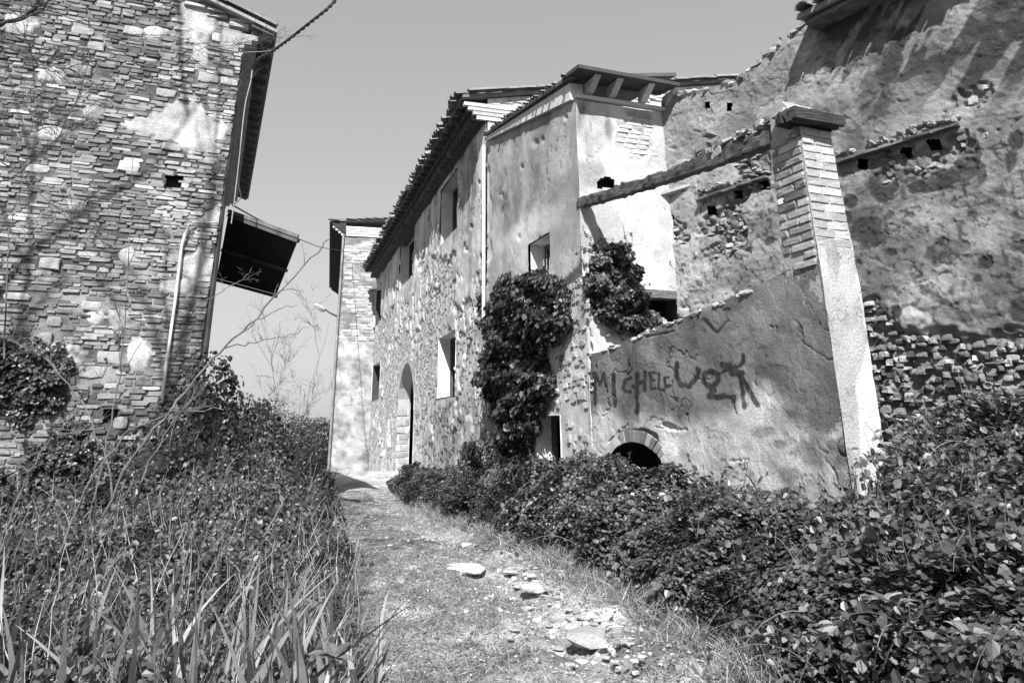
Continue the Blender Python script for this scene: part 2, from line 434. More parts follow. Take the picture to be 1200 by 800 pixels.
def quad(a, b, c, d): return [a, b, c, d]
def shell(parent, pts_bottom, z0, z1, tone=0.3, name='back_wall', m=None, roof=True, skip=()):
    """closes a building off camera: vertical faces along a polyline plus ceiling"""
    mb = MB(); n = len(pts_bottom)
    for i in range(n - 1):
        if i in skip: continue
        a, b = pts_bottom[i], pts_bottom[i + 1]
        c = np.array([(a[0], a[1], z0), (b[0], b[1], z0), (b[0], b[1], z1), (a[0], a[1], z1)])
        mb.add(c, [(0, 1, 2, 3)], tone)
    if roof: mb.add([(p[0], p[1], z1) for p in pts_bottom], [tuple(range(n))], tone)
    return mb.part(name, m or M_MORTAR, parent)

# ================================================================ ground
Xp = np.array([2.0, 4.2, 5.9, 9.7, 17.0, 24.0]); Xl = np.array([-0.45, -0.8, -1.12, -2.0, -3.7, -5.6])
Xr = np.interp
def left_edge(Y): return np.interp(Y, Xp, Xl)
RE = [ground_at(470, 585), ground_at(560, 622), ground_at(640, 655), ground_at(700, 685), ground_at(800, 745), ground_at(900, 800)]
RY = np.array([p[1] for p in RE][::-1]); RX = np.array([p[0] for p in RE][::-1])
def right_edge(Y): return np.interp(Y, np.concatenate([[2.6], RY]), np.concatenate([[1.35], RX]))
def ground_h(X, Y):
    le, re = left_edge(Y), right_edge(Y)
    h = 0.2 * sst(0.0, 1.6, le - X) * sst(19, 12, Y)            # left bank
    h = h + 0.30 * sst(0.0, 1.2, X - re) * sst(19, 14, Y)
    h = h - 2.6 * sst(20.5, 34, Y)                                  # beyond the crest the hill falls away
    near = sst(12, 7, Y)
    h = h + 0.07 * (fbm(X * 1.3, Y * 1.3, 3, 3) - 0.5) + 0.05 * (fbm(X * 6, Y * 6, 3, 5) - 0.5) + near * .034 * np.round(fbm(X * 2.6 + .5 * Y, Y * 3.4, 4, 15) * 7) / 2
    c = (le + re) / 2
    rut = np.exp(-((X - c - 0.35) / 0.22) ** 2)
    h = h - 0.09 * rut * sst(20, 8, Y) + 0.05 * np.exp(-((X - (re + c) / 2) / 0.25) ** 2) * sst(9, 5, Y)
    return h
gx = np.concatenate([-np.geomspace(2500, 7, 16), np.arange(-6.5, 5.0, 0.045), np.geomspace(5.2, 2500, 18)])
gy = np.concatenate([-np.geomspace(2500, 3, 12), np.arange(-2, 2.6, 0.5), np.arange(2.6, 10, 0.045), np.arange(10, 24, 0.12), np.geomspace(24.5, 3500, 30)])
GX, GY = np.meshgrid(gx, gy); GZ = ground_h(GX, GY)
PXg, PYg = proj(np.stack([GX, GY, GZ], -1))
n1 = fbm(GX * 1.7, GY * 1.1, 4, 11); n2 = fbm(GX * 9, GY * 9, 3, 12)
onpath = sst(-0.1, 0.3, GX - left_edge(GY)) * sst(-0.1, 0.3, right_edge(GY) - GX)
bare = sst(0.44, 0.58, n1 + 0.25 * (n2 - 0.5) + 0.10 * np.exp(-((GX - (left_edge(GY) + right_edge(GY)) / 2 - 0.5) / 0.5) ** 2))
n3 = fbm(GX * 22, GY * 22, 2, 13)
tone_g = (0.12 + 0.13 * bare + 0.24 * (n2 - 0.5) + .26 * (n3 - .5)) * onpath + 0.05 * (1 - onpath)
rub = np.exp(-((PXg - 690) / 75) ** 2 - ((PYg - 725) / 55) ** 2) * onpath
tone_g = tone_g + .22 * rub * (n2 + .3) + .10 * sst(.5, .6, fbm(GX * 3.1, GY * 2.2, 4, 16)) * onpath
tone_g = tone_g + 0.25 * sst(13, 18, GY) * onpath * (GY < 24)
nx, ny = len(gx), len(gy); I = np.arange(nx * ny).reshape(ny, nx)
part('ground', np.stack([GX, GY, GZ], -1).reshape(-1, 3), np.stack([I[:-1, :-1].ravel(), I[:-1, 1:].ravel(), I[1:, 1:].ravel(), I[1:, :-1].ravel()], 1), M_GROUND, None, np.maximum(tone_g, 0.03).ravel(), kind='structure', smooth=True)

# ================================================================ key plan points
B0 = np.array([-0.04, 11.9]); B1 = at(691, 495, 8.4)[:2]
A1 = -18.4
PL_FAC = Plane((at(483, 558, 18.75) - np.array([0, 0, 0]))[:2], -16.2)
u_j = PL_FAC.hit(571, 495)[0]; PL_FAC.o = PL_FAC.P(u_j, 0.0)         # u=0 at the joint with the low block
PL_BS = Plane(B1, -18.4)                                              # low block, side facing the path
PL_BF0 = Plane(B1, 71.6 - 180)                                        # low block, front facing the camera
u_r = PL_BF0.hit(806, 495)[0]
CORNER = PL_BF0.P(u_r, 0.0)                                           # where block meets the tall wall
PL_BF = PL_BF0
PL_BW = Plane(CORNER[:2], -34.3)                                      # tall wall on the right
K = at(986, 495, 5.03)
PL_GW = Plane(K[:2], -20.4)                                           # graffiti parapet (u away from camera)
PL_PF = Plane(K[:2], 69.6 - 180)                                      # white front of the pillar (u to the left)
PL_MG = Plane(PL_FAC.o[:2], 73.8 - 180)                               # end gable of the long house
LC = at(221, 495, 9.0)
PL_LG = Plane(LC[:2], 69.0 - 180, lean=-0.018)                        # left gable
PL_LS = Plane(LC[:2], 159.0, lean=0.0)                                # left house, shaded side

# ================================================================ LEFT HOUSE
cz = PL_LG.hit(289, 40)[1]
lh = thing('stone_house', 'left house with bare coursed stone and brick gable, dark deep eave and hanging metal canopy', 'house', tuple(LC[:2]) + (0,))
def lg_plaster(U, Z, PX, PY):
    p = np.zeros_like(PX)
    for i, b in enumerate([(222, 150, 42, 26, 15), (232, 20, 22, 34, 5), (234, 62, 9, 20, 0), (60, 88, 14, 9, 5), (182, 38, 13, 7, 8), (232, 310, 22, 16, 0), (170, 148, 24, 9, 6), (150, 300, 10, 12, 0),
                           (205, 335, 18, 8, 0), (60, 420, 30, 18, 0), (140, 372, 14, 12, 0), (112, 372, 10, 10, 0), (20, 30, 22, 12, 0), (163, 415, 12, 20, 0), (110, 130, 12, 9, 0), (250, 255, 10, 10, 0), (60, 155, 22, 8, 8)]):
        p = np.maximum(p, blob(PX, PY, *b, rough=0.5, soft=0.2, seed=i))
    return p
def lg_h(U, Z, PX, PY):
    p = lg_plaster(U, Z, PX, PY)
    return -0.005 + 0.018 * p + 0.022 * (fbm(U * 7, Z * 9, 4, 2) - 0.5)
def lg_t(U, Z, PX, PY):
    p = lg_plaster(U, Z, PX, PY)
    m = 0.09 + 0.20 * sst(0.4, 0.7, fbm(U * 2.2, Z * 2.2, 4, 8))
    return m * (1 - p) + p * (0.46 + 0.5 * (fbm(U * 6, Z * 6, 4, 4) - 0.5))
hole = [(204, 213, 10, 7), (130, 487, 9, 9), (88, 508, 16, 5)]
def lg_drop(uc, zc, px, py):
    k = np.zeros_like(uc, bool)
    for (x, y, a, b) in hole: k |= (abs(px - x) < a) & (abs(py - y) < b)
    return k
wall('gable_wall', PL_LG, grid_lines(0, 3.8, 0.02), grid_lines(-0.6, cz + 1.8, 0.02), M_MORTAR, lh, lg_h, lg_t, drop=lg_drop,
     top=lambda U: cz + 0.185 + np.clip(U, 0, 6) * 0.327, zc=cz - 1)
S = courses(-0.05, 3.6, -0.2, cz + 1.2, (0.036, 0.068), (0.07, 0.27), jit=0.45, gap=0.005)
extra = []
for i in range(60):   # larger rubble stones among the courses
    extra.append((RNG.uniform(0, 3.4), RNG.uniform(0, cz + 1), RNG.uniform(0.15, 0.32), RNG.uniform(0.10, 0.17)))
lft = np.maximum(S[:, 0] - S[:, 2] / 2, RNG.uniform(-.012, .004, len(S))); rgt = S[:, 0] + S[:, 2] / 2; S = S[rgt - lft > .05]; lft, rgt = lft[rgt - lft > .05], rgt[rgt - lft > .05]
S[:, 0] = (lft + rgt) / 2; S[:, 2] = rgt - lft
S = S[(S[:, 0] > 0) & (S[:, 1] < cz + 0.12 + np.maximum(S[:, 0], 0) * 0.327)]
S[:, 1] += 0.055 * (fbm(S[:, 0] * 1.1, S[:, 1] * 0.7, 3, 41) - 0.5) * 2
px_, py_ = proj(PL_LG.P(S[:, 0], S[:, 1]))
pm = lg_plaster(S[:, 0], S[:, 1], px_, py_)
ok = (pm < 0.35 + .6 * RNG.random(len(S)) ** 1.5) & ~lg_drop(S[:, 0], S[:, 1], px_, py_) & (RNG.random(len(S)) > 0.05)
S = S[ok]
E = np.array(extra); ex, ey = proj(PL_LG.P(E[:, 0], E[:, 1]))
E = E[(lg_plaster(E[:, 0], E[:, 1], ex, ey) < .2)]
far = np.ones(len(S), bool)
for e in E: far &= ~((abs(S[:, 0] - e[0]) < (S[:, 2] + e[2]) * 0.42) & (abs(S[:, 1] - e[1]) < (S[:, 3] + e[3]) * 0.42))
S = S[far]
def lg_tone(u, z, px, py):
    r = RNG.random(len(u)); big = fbm(u * 1.3, z * 1.3, 3, 77)
    t = 0.13 + 0.26 * r ** 1.3 + 0.34 * (big - 0.5)
    t = np.where(RNG.random(len(u)) < 0.07, 0.50, t)
    t = t + .5 * (.5 - t) * sst(.5, .7, fbm(u * 2.5, z * 2.5, 4, 79)) + lg_plaster(u, z, px, py) * .3
    quoin = (u < 0.75) & (py < 330)
    t = np.where(quoin, t * 1.25 + 0.06, t)
    return np.clip(t, 0.12, 0.7)
masonry(PL_LG, S, (0.002, 0.020), lg_tone, M_BRICK, lh, 'brick', k=8, sq=0.88, jit=0.2, dome=0.12, nsep=240)
masonry(PL_LG, E, (0.012, 0.026), lambda u, z, px, py: RNG.uniform(0.22, 0.5, len(u)), M_STONE, lh, 'stone', k=8, sq=0.78, jit=0.2, dome=0.2, nsep=60)
mb = MB()
for (x, y, a, b) in hole:
    mb = MB(); u, z = PL_LG.hit(x, y); mb.wbox(PL_LG, u - 0.22, u + 0.22, z - 0.1, z + 0.1, -0.35, -0.12, 0.04); mb.part('wall_cavity', M_DARK, lh)
# shaded side wall
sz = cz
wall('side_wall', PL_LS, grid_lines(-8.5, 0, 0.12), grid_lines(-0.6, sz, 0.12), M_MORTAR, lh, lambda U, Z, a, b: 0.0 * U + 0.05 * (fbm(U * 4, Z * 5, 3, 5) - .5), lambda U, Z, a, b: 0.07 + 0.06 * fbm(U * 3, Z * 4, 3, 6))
pilaster = MB()
# corbelled brick eave: stepped courses
ze = cz - 0.32
prof = [(-0.2, ze), (0.05, ze), (0.05, ze + .07), (0.13, ze + .07), (0.13, ze + .14), (0.22, ze + .14), (0.22, ze + .22), (0.30, ze + .22), (0.30, ze + .30), (-0.2, ze + .30)]
V, Fs = extrude(PL_LS, np.linspace(-8.3, 0.03, 60), prof, jit=0.012)
mbc = MB(); mbc.add(V, Fs, 0.42); mbc.part('corbel_cornice', M_BRICK, lh, label='stepped brick courses under the eave, ends lit at the gable')
# boarded soffit and rafters
soff = MB()
def sp(u, d, z): return PL_LS.P(u, z, d)
zo = ze + 0.34
soff.box8([sp(-8.4, 0.2, zo + .06), sp(0.12, 0.2, zo + .06), sp(0.12, .52, zo - .04), sp(-8.4, .52, zo - .04), sp(-8.4, 0.2, zo + .12), sp(0.12, 0.2, zo + .12), sp(0.12, .52, zo + .02), sp(-8.4, .52, zo + .02)], 0.12)
soff.part('soffit_board', M_WOOD, lh)
for i in range(21):
    m_ = MB(); u = 0.0 - i * 0.4; m_.obox(sp(u, 0.22, zo + .02), sp(u, .5, zo - .07), 0.07, 0.08, 0.16, 0.01); m_.part('rafter', M_WOOD, lh)
rf = MB()
rf.box8([sp(-8.4, 0.56, zo + .0), sp(0.16, 0.56, zo + .0), PL_LG.P(3.6, zo + 1.36, 0.16), PL_LG.P(3.6, zo + 1.36, -8.4), sp(-8.4, 0.56, zo + .05), sp(0.16, 0.56, zo + .05), PL_LG.P(3.6, zo + 1.42, 0.16), PL_LG.P(3.6, zo + 1.42, -8.4)], 0.25)
roofL = rf.part('roof', M_TILE, lh)
tile_row(roofL, [PL_LG.P(u, zo + 0.24 + 0.327 * u, 0.12) for u in np.arange(-0.4, 3.4, 0.36)], PL_LG.e, R(20), jit=0.01)
shell(lh, [PL_LG.P(0.02, 0)[:2], PL_LS.P(-8.4, 0)[:2], PL_LS.P(-8.4, 0, -6)[:2], PL_LG.P(3.78, 0)[:2]], -0.6, cz, skip=(0,))
# brick ends visible along the verge
vb = np.array([(u, cz + .14 + 0.327 * u - (j * .075), 0.3, 0.062) for j in range(2) for u in np.arange(0.1, 3.2, 0.31)])
masonry(PL_LG, vb, (0.03, 0.06), lambda u, z, a, b: RNG.uniform(0.35, 0.65, len(u)), M_BRICK, lh, 'brick', nsep=8, jit=0.08)
# hanging metal canopy
c0, c1, c2, c3 = PL_LS.P(-1.1, PL_LS.hit(262, 252)[1] if False else 4.15, 0.0), None, None, None
ca = at(268, 250, 9.8); cb = at(350, 280, 9.3); cc = at(324, 345, 11.0); cd = at(254, 326, 11.6)
can = MB(); up_ = np.array([0, 0, 0.05])
can.box8([ca, cb, cc, cd, ca + up_, cb + up_, cc + up_, cd + up_], 0.05)
cano = can.part('canopy', M_METAL, lh, label='dark sheet metal canopy hanging out from the shaded side')
for t in (0.0, 0.5, 1.0):
    m_ = MB(); p = ca * (1 - t) + cd * t; q = cb * (1 - t) + cc * t
    m_.obox(p - np.array([0, 0, .03]), q - np.array([0, 0, .03]), 0.05, 0.05, 0.10); m_.part('canopy_bar', M_METAL, cano)
m_ = MB(); m_.obox(ca + np.array([0, -.03, .03]), cb + np.array([0, -.03, .03]), 0.02, 0.05, 0.16); m_.part('canopy_edge', M_METAL, cano)
# side corner board / dark downpipe strip
m_ = MB(); m_.tube([PL_LS.P(-.05, 0.2, 0.09), PL_LS.P(-.05, cz - .35, 0.09)], 0.04, k=8, tone=0.05); m_.part('downpipe', M_METAL, lh)
# pale pipe on the gable
pp = [PL_LG.P(*PL_LG.hit(x, y), 0.06) for x, y in [(185, 520), (191, 460), (199, 400), (206, 350), (213, 290), (217, 275), (221, 265), (226, 262), (256, 262)]]
m_ = MB(); m_.tube(pp[:6], 0.018, k=8, tone=0.75); m_.tube(pp[5:], 0.010, k=6, tone=0.5)
m_.solo('wall_pipe', 'thin white pipe running up the left stone gable and bending to its corner', 'pipe', M_PIPE)

# ================================================================ LONG HOUSE
fh = thing('long_house', 'long two storey plastered house with peeling rubble facade, dark tiled eave and arched doorway', 'house', tuple(PL_FAC.o[:2]) + (0,))
W_low = [wrect(PL_FAC, 513, 533.5, (398, 385), (471, 458)), wrect(PL_FAC, 435.5, 445, (432, 421), (470, 467))]
W_up = [wrect(PL_FAC, 517, 537, (222, 201), (286, 268)), wrect(PL_FAC, 469, 485, (286, 268), (338, 322)), wrect(PL_FAC, 438, 447.5, (345, 332), (381, 376))]
W_door = wrect(PL_FAC, 466, 484.5, (428, 424), (560, 561))
zE = PL_FAC.hit(569, 133)[1]
uEnd = PL_FAC.hit(434, 495)[0]
rects = W_low + W_up + [W_door]
def fac_peel(U, Z, PX, PY):      # 1 = plaster gone, rubble shows
    n = fbm(U * 0.9, Z * 0.9, 4, 21) * 0.6 + fbm(U * 3.2, Z * 3.2, 3, 22) * 0.4
    bias = sst(4.6, 2.2, Z) * 0.16 + sst(2.0, 5.0, U) * 0.06 - sst(4.6, 5.2, Z) * 0.10
    return sst(0.525, 0.565, n + bias)
def fac_h(U, Z, PX, PY):
    p = fac_peel(U, Z, PX, PY)
    h = 0.022 * (1 - p) - 0.01 * p + .006 * flakes(U, Z, 2.5, 321) * (1 - p) - .012 * cracks(U, Z, 1.1, 301) + 0.014 * (fbm(U * 5, Z * 5, 4, 23) - 0.5) * (0.5 + p) + .012 * p * (fbm(U * 16, Z * 16, 3, 123) - .5)
    for (x, y, r) in [(512, 343, 4), (509, 340, 5), (534, 358, 3.4), (533, 362, 3), (563, 214, 2.5), (553, 266, 2.5), (547, 292, 3), (440, 330, 2), (596, 320, 2), (508, 348, 3)]:
        h = h - 0.05 * np.exp(-((PX - x) ** 2 + (PY - y) ** 2) / (r * r * 0.5))
    return h
def fac_t(U, Z, PX, PY):
    p = fac_peel(U, Z, PX, PY)
    streak = fbm(U * 3.5, Z * 0.7, 4, 24)
    t = 0.64 + .06 * (flakes(U, Z, 2.5, 321) - 1) - .3 * cracks(U, Z, 1.1, 301) + 0.25 * (streak - 0.5) + 0.2 * (fbm(U * 1.1, Z * 1.1, 3, 25) - 0.5)
    t = t - 0.24 * sst(0.45, 0.62, streak) * sst(2.2, 3.6, Z)
    t = t - 0.16 * blob(PX, PY, 548, 205, 16, 62, 6, 0.5, 0.4)
    t = t * (1 - p) + p * (0.56 + 0.7 * (fbm(U * 7, Z * 7, 4, 26) - 0.5))
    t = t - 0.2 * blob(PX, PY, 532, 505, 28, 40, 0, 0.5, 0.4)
    return np.clip(t, 0.1, 0.75)
wall('facade_wall', PL_FAC, grid_lines(0, uEnd, 0.035, [r for q in rects for r in q[:2]]), grid_lines(-0.4, zE, 0.035, [r for q in rects for r in q[2:]]),
     M_PLASTER, fh, fac_h, fac_t, rects=rects)
S = courses(0.0, uEnd, 0.0, zE - 0.4, (0.055, 0.11), (0.07, 0.2), jit=0.4, gap=0.012)
px_, py_ = proj(PL_FAC.P(S[:, 0], S[:, 1]))
ok = fac_peel(S[:, 0], S[:, 1], px_, py_) > 0.6
for r in rects: ok &= ~((S[:, 0] > r[0] - .12) & (S[:, 0] < r[1] + .12) & (S[:, 1] > r[2] - .1) & (S[:, 1] < r[3] + .1))
S = S[ok & (RNG.random(len(S)) > 0.66)]
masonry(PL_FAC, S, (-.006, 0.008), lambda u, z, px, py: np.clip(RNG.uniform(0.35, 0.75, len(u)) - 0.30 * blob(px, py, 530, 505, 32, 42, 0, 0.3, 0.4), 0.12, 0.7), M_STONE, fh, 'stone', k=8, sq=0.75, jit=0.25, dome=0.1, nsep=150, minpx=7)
def window(rect, parent, pl, depth=0.42, tone=0.72, frame=True, arch=False, name='window'):
    wi = reveal(pl, rect, depth, parent, M_PLASTER, tone, name=name, arch=arch)
    m_ = MB(); u0, u1, z0, z1 = rect; t = 0.06
    if frame:
        m_.wbox(pl, u0, u0 + t, z0, z1, -depth + .02, -depth + .08, 0.10); m_.wbox(pl, u1 - t, u1, z0, z1, -depth + .02, -depth + .08, 0.10)
        m_.wbox(pl, u0 + t, u1 - t, z1 - t, z1, -depth + .02, -depth + .08, 0.10)
        m_.part('window_frame', M_WOOD, wi)
    return wi
for r in W_low + W_up: window(r, fh, PL_FAC, 0.36)
dr = reveal(PL_FAC, W_door, 0.36, fh, M_PLASTER, 0.55, name='doorway', arch=False)
# brick jambs of the arched doorway
jb = np.array([(W_door[1] + 0.0, z, 0.0, 0.0) for z in np.arange(0, 2, 1)])
u0, u1, z0, z1 = W_door
rr = (u1 - u0) / 2
arch = MB()
pts = [(u0 + rr + rr * math.cos(t), z1 - rr + rr * math.sin(t)) for t in np.linspace(0, math.pi, 13)]
for s_, corner in ((pts[:7], (u1, z1)), (pts[6:], (u0, z1))):
    for a, b in zip(s_[:-1], s_[1:]):
        for d in (0.0,):
            arch.add([PL_FAC.P(*a, 0.012), PL_FAC.P(*b, 0.012), PL_FAC.P(*corner, 0.012), PL_FAC.P(*a, -.33), PL_FAC.P(*b, -.33), PL_FAC.P(*corner, -.33)], [(0, 1, 2), (5, 4, 3), (0, 3, 4, 1)], 0.5)
arch.part('arch', M_PLASTER, dr)
far_jamb = Plane(PL_FAC.P(u1 - 0.0, 0)[:2], 73.8 - 180)   # jamb facing the camera
S = courses(-0.0, 0.34, 0.0, z1 - rr, (0.13, 0.2), (0.2, 0.5), jit=0.1, gap=0.012); S[:, 0] = -np.clip(S[:, 0], 0.1, .2); S[:, 2] = np.minimum(S[:, 2], .3)
masonry(far_jamb, S, (0.012, 0.03), lambda u, z, a, b: RNG.uniform(0.28, 0.5, len(u)), M_BRICK, dr, 'brick', nsep=30, minpx=4, jit=0.1)
shell(fh, [PL_FAC.P(uEnd, 0)[:2], PL_FAC.P(uEnd, 0, -7)[:2], PL_FAC.P(0.1, 0, -7)[:2], PL_FAC.P(0.1, 0, 0)[:2]], -1.0, zE - 0.02, tone=0.06)
# floor of the upper storey, kept dark inside
# eave: corbel courses, dentils, tiles
ze = zE - 0.22; sag = lambda u: 0.0
prof = [(-0.2, ze), (0.06, ze), (0.06, ze + .07), (0.15, ze + .07), (0.15, ze + .22), (0.24, ze + .22), (0.24, ze + .30), (0.34, ze + .30), (0.34, ze + .37), (-0.2, ze + .37)]
V, Fs = extrude(PL_FAC, np.linspace(0.02, uEnd + .05, 60), prof, jit=0.015)
m_ = MB(); m_.add(V, Fs, 0.14); m_.part('corbel_cornice', M_BRICK, fh, label='stepped dark brick cornice under the long eave')
for i, u in enumerate(np.arange(0.1, uEnd, 0.26)):
    m_ = MB(); m_.wbox(PL_FAC, u, u + 0.13, ze + .07, ze + .215, 0.152, 0.26, 0.12, 0.01); m_.part('dentil', M_BRICK, fh)
for i, u in enumerate(np.arange(0.05, uEnd, 0.42)):
    m_ = MB(); m_.wbox(PL_FAC, u, u + 0.1, ze + .30, ze + .365, 0.342, 0.5, 0.08, 0.012); m_.part('rafter_end', M_WOOD, fh)
PITCH = 0.2
m_ = MB(); zt = ze + .375
c = [PL_FAC.P(-0.1, zt, 0.52), PL_FAC.P(uEnd + .1, zt, 0.52), PL_FAC.P(uEnd + .1, zt + PITCH * 8.0, -7.5), PL_FAC.P(-0.1, zt + PITCH * 8.0, -7.5)]
m_.box8([*c, *[q + np.array([0, 0, 0.06]) for q in c]], 0.2); roofF = m_.part('roof', M_TILE, fh)
tile_row(roofF, [PL_FAC.P(u, zt + 0.055, 0.62) for u in np.arange(-0.05, uEnd + .1, 0.19)], -PL_FAC.n, math.atan(PITCH), drop_p=0.1, jit=0.035)
tile_row(roofF, [PL_FAC.P(u, zt + 0.035, 0.58) + np.array([0, 0, 0.0]) for u in np.arange(0.04, uEnd + .1, 0.19)], -PL_FAC.n, math.atan(PITCH), drop_p=0.25, jit=0.03)
tile_row(roofF, [PL_FAC.P(-0.12, zt + 0.09 + PITCH * (0.5 + d), -d) for d in np.arange(-0.4, 7.4, 0.34)], -PL_FAC.n, math.atan(PITCH), jit=0.015)
# end gable above the low block
wall('end_gable_wall', PL_MG, grid_lines(-7.5, 0.0, 0.05), grid_lines(3.5, zt + 1.3, 0.05), M_PLASTER, fh,
     lambda U, Z, a, b: 0.02 * (fbm(U * 6, Z * 6, 4, 31) - .5), lambda U, Z, a, b: 0.62 + 0.25 * (fbm(U * 3, Z * 3, 4, 32) - .5), top=lambda U: zt - 0.02 + PITCH * (0.52 - U), zc=3.6)
gb = np.array([(u + (j % 2) * 0.13, zt - 0.07 - j * 0.075 + PITCH * (0.5 - u), 0.25, 0.062) for j in range(4) for u in np.arange(-7.0, -0.1, 0.27)])
masonry(PL_MG, gb, (0.015, 0.035), lambda u, z, a, b: RNG.uniform(0.45, 0.7, len(u)), M_BRICK, fh, 'brick', nsep=60, jit=0.08, minpx=6, k=8, base_d=0.0)
# cornice return at the near corner (three lit brick steps)
for j, (d0, z) in enumerate([(0.22, ze), (0.30, ze + .08), (0.4, ze + .16), (0.48, ze + .24)]):
    m_ = MB(); m_.wbox(PL_MG, -1.0, d0, z, z + .07, -0.02, 0.035 + .012 * j, 0.62, 0.008); m_.part('brick_course', M_BRICK, fh)

# ================================================================ FAR HOUSE
PL_FF = Plane(at(386, 545, 28.0)[:2], 77.5 - 180); PL_FL = Plane(at(386, 545, 28.0)[:2], -12.5)
zF = PL_FF.hit(408, 265)[1]
far_ = thing('brick_house', 'pale brick house end standing beyond the long facade, with dark eave on its left', 'house', tuple(PL_FF.o[:2]) + (-0.6,))
def ff_t(U, Z, PX, PY): return np.clip(0.42 + 0.6 * (fbm(U * 2, Z * 2, 5, 51) - .5) - .12 * sst(.5,.6,fbm(U * 6, Z * 9, 3, 151)) - .2 * cracks(U, Z, .8, 350) - 0.22 * sst(385, 335, PY) * sst(0.4, 0.6, fbm(U * 1.2, Z * 9, 3, 52)), 0.2, 0.8)
wall('gable_wall', PL_FF, grid_lines(-3.2, 0, 0.06), grid_lines(-2, zF, 0.06), M_PLASTER, far_, lambda U, Z, a, b: 0.03 * (fbm(U * 5, Z * 8, 4, 53) - .5), ff_t)
S = courses(-2.2, 0.0, 4.4, zF - 0.1, (0.09, 0.15), (0.25, 0.5), jit=0.2, gap=0.02)
px_, py_ = proj(PL_FF.P(S[:, 0], S[:, 1])); S = S[(fbm(S[:, 0], S[:, 1] * 1.4, 3, 54) > 0.45) & (S[:, 0] + S[:, 2] / 2 < .02)]
masonry(PL_FF, S, (0.005, 0.025), lambda u, z, a, b: RNG.uniform(0.25, 0.55, len(u)), M_BRICK, far_, 'brick', nsep=40, minpx=8)
wall('side_wall', PL_FL, grid_lines(0, 16, 0.5), grid_lines(-2, zF, 0.5), M_MORTAR, far_, None, lambda U, Z, a, b: 0.2 + 0 * U)
m_ = MB(); m_.box8([PL_FL.P(15, zF - .35, -.05), PL_FL.P(-0.15, zF - .35, -.05), PL_FL.P(-.15, zF, .5), PL_FL.P(15, zF, .5), PL_FL.P(15, zF + .1, -.05), PL_FL.P(-0.15, zF + .1, -.05), PL_FL.P(-.15, zF + .1, .5), PL_FL.P(15, zF + .1, .5)], 0.05)
m_.part('eave', M_WOOD, far_)
m_ = MB()
for j in range(4): m_.wbox(PL_FF, -1.8, 0.12 + .12 * j, zF - .42 + j * .1, zF - .33 + j * .1, -0.1, 0.05 + .02 * j, 0.6)
m_.part('corbel_cornice', M_BRICK, far_)
c = [PL_FF.P(.62, zF + .11, .2), PL_FF.P(-3.2, zF + .45, .2), PL_FF.P(-3.2, zF + .45, -15), PL_FF.P(.62, zF + .11, -15)]
m_ = MB(); m_.box8([*c, *[q + np.array([0, 0, .1]) for q in c]], 0.2); rfF = m_.part('roof', M_TILE, far_)
tile_row(rfF, [PL_FF.P(u, zF + .2 - 0.09 * u, 0.2) for u in np.arange(-3, .6, .36)], PL_FF.e, 0.05, drop_p=.3)
m_ = MB(); m_.tube([PL_FF.P(0.03, -1, 0.08), PL_FF.P(0.03, zF - .4, 0.08)], 0.05, k=6, tone=0.25); m_.part('downpipe', M_METAL, far_)
# street lamp on arm
la = [at(396, 371, 28.1), at(386, 366, 27.8), at(379, 361, 27.6)]
lp = thing('street_lamp', 'wall bracket street lamp on a thin arm at the far house corner', 'street lamp', tuple(la[0]))
m_ = MB(); m_.tube(la, 0.045, 0.03, tone=0.2); m_.part('arm', M_METAL, lp)
h0, h1 = at(381, 363, 27.6), at(369, 357, 27.3); m_ = MB()
hs = [h0 * (1 - t) + h1 * t for t in np.linspace(0, 1, 7)]; k = 8; V = []
for i, p in enumerate(hs):
    w_ = 0.05 + 0.11 * math.sin(math.pi * min(1, 0.15 + i / 6 * 0.75)); 
    for j in range(k):
        th = 2 * math.pi * j / k; V.append(p + np.array([0, math.cos(th) * w_, math.sin(th) * w_ * 0.6]))
Fs = [(i * k + j, i * k + (j + 1) % k, (i + 1) * k + (j + 1) % k, (i + 1) * k + j) for i in range(6) for j in range(k)] + [tuple(range(k))[::-1], tuple(6 * k + j for j in range(k))]
m_.add(V, Fs, 0.6); m_.part('lamp_head', M_PIPE, lp)
m_ = MB(); V2 = [v - np.array([0, 0, 0.05]) for v in np.array(V)[k:6 * k]]; m_.add(V2, [(i * k + j, i * k + (j + 1) % k, (i + 1) * k + (j + 1) % k, (i + 1) * k + j) for i in range(4) for j in range(4, 8) if j < k], 0.75); m_.part('lens', M_PIPE, lp)

# ================================================================ LOW BLOCK (joined to the long house)
bk = thing('lean_to_block', 'square rendered projecting block with bracketed cornice, bright plaster front and ivy at its foot', 'building', tuple(B1) + (0,))
zB = PL_BS.hit(672, 120)[1]; uB = PL_BS.hit(571, 495)[0]
Wb = wrect(PL_BS, 622, 647, (289, 269), (326, 320)); Wc = wrect(PL_BS, 629, 657, (491, 482), (560, 560))
def bs_peel(U, Z, PX, PY):
    d = PY - (345 - (PX - 600) * 0.25) + 40 * (fbm(U * 1.5, Z * 1.5, 4, 61) - .5)
    return np.maximum(sst(-6, 6, d), blob(PX, PY, 572, 260, 5, 70, 0, .6, .3))
def bs_h(U, Z, PX, PY):
    p = bs_peel(U, Z, PX, PY)
    h = 0.03 * (1 - p) - 0.012 * p + .005 * flakes(U, Z, 2.2, 322) * (1 - p) - .010 * cracks(U, Z, 1.2, 302) + 0.022 * (fbm(U * 5, Z * 5, 4, 63) - .5) * (.25 + p)
    for (x, y, r) in [(630, 168, 5), (638, 164, 4), (666, 138, 3), (614, 196, 3), (590, 228, 3), (611, 278, 2.5), (555, 265, 2)]:
        h = h - 0.035 * np.exp(-((PX - x) ** 2 + (PY - y) ** 2) / (r * r * .5))
    return h
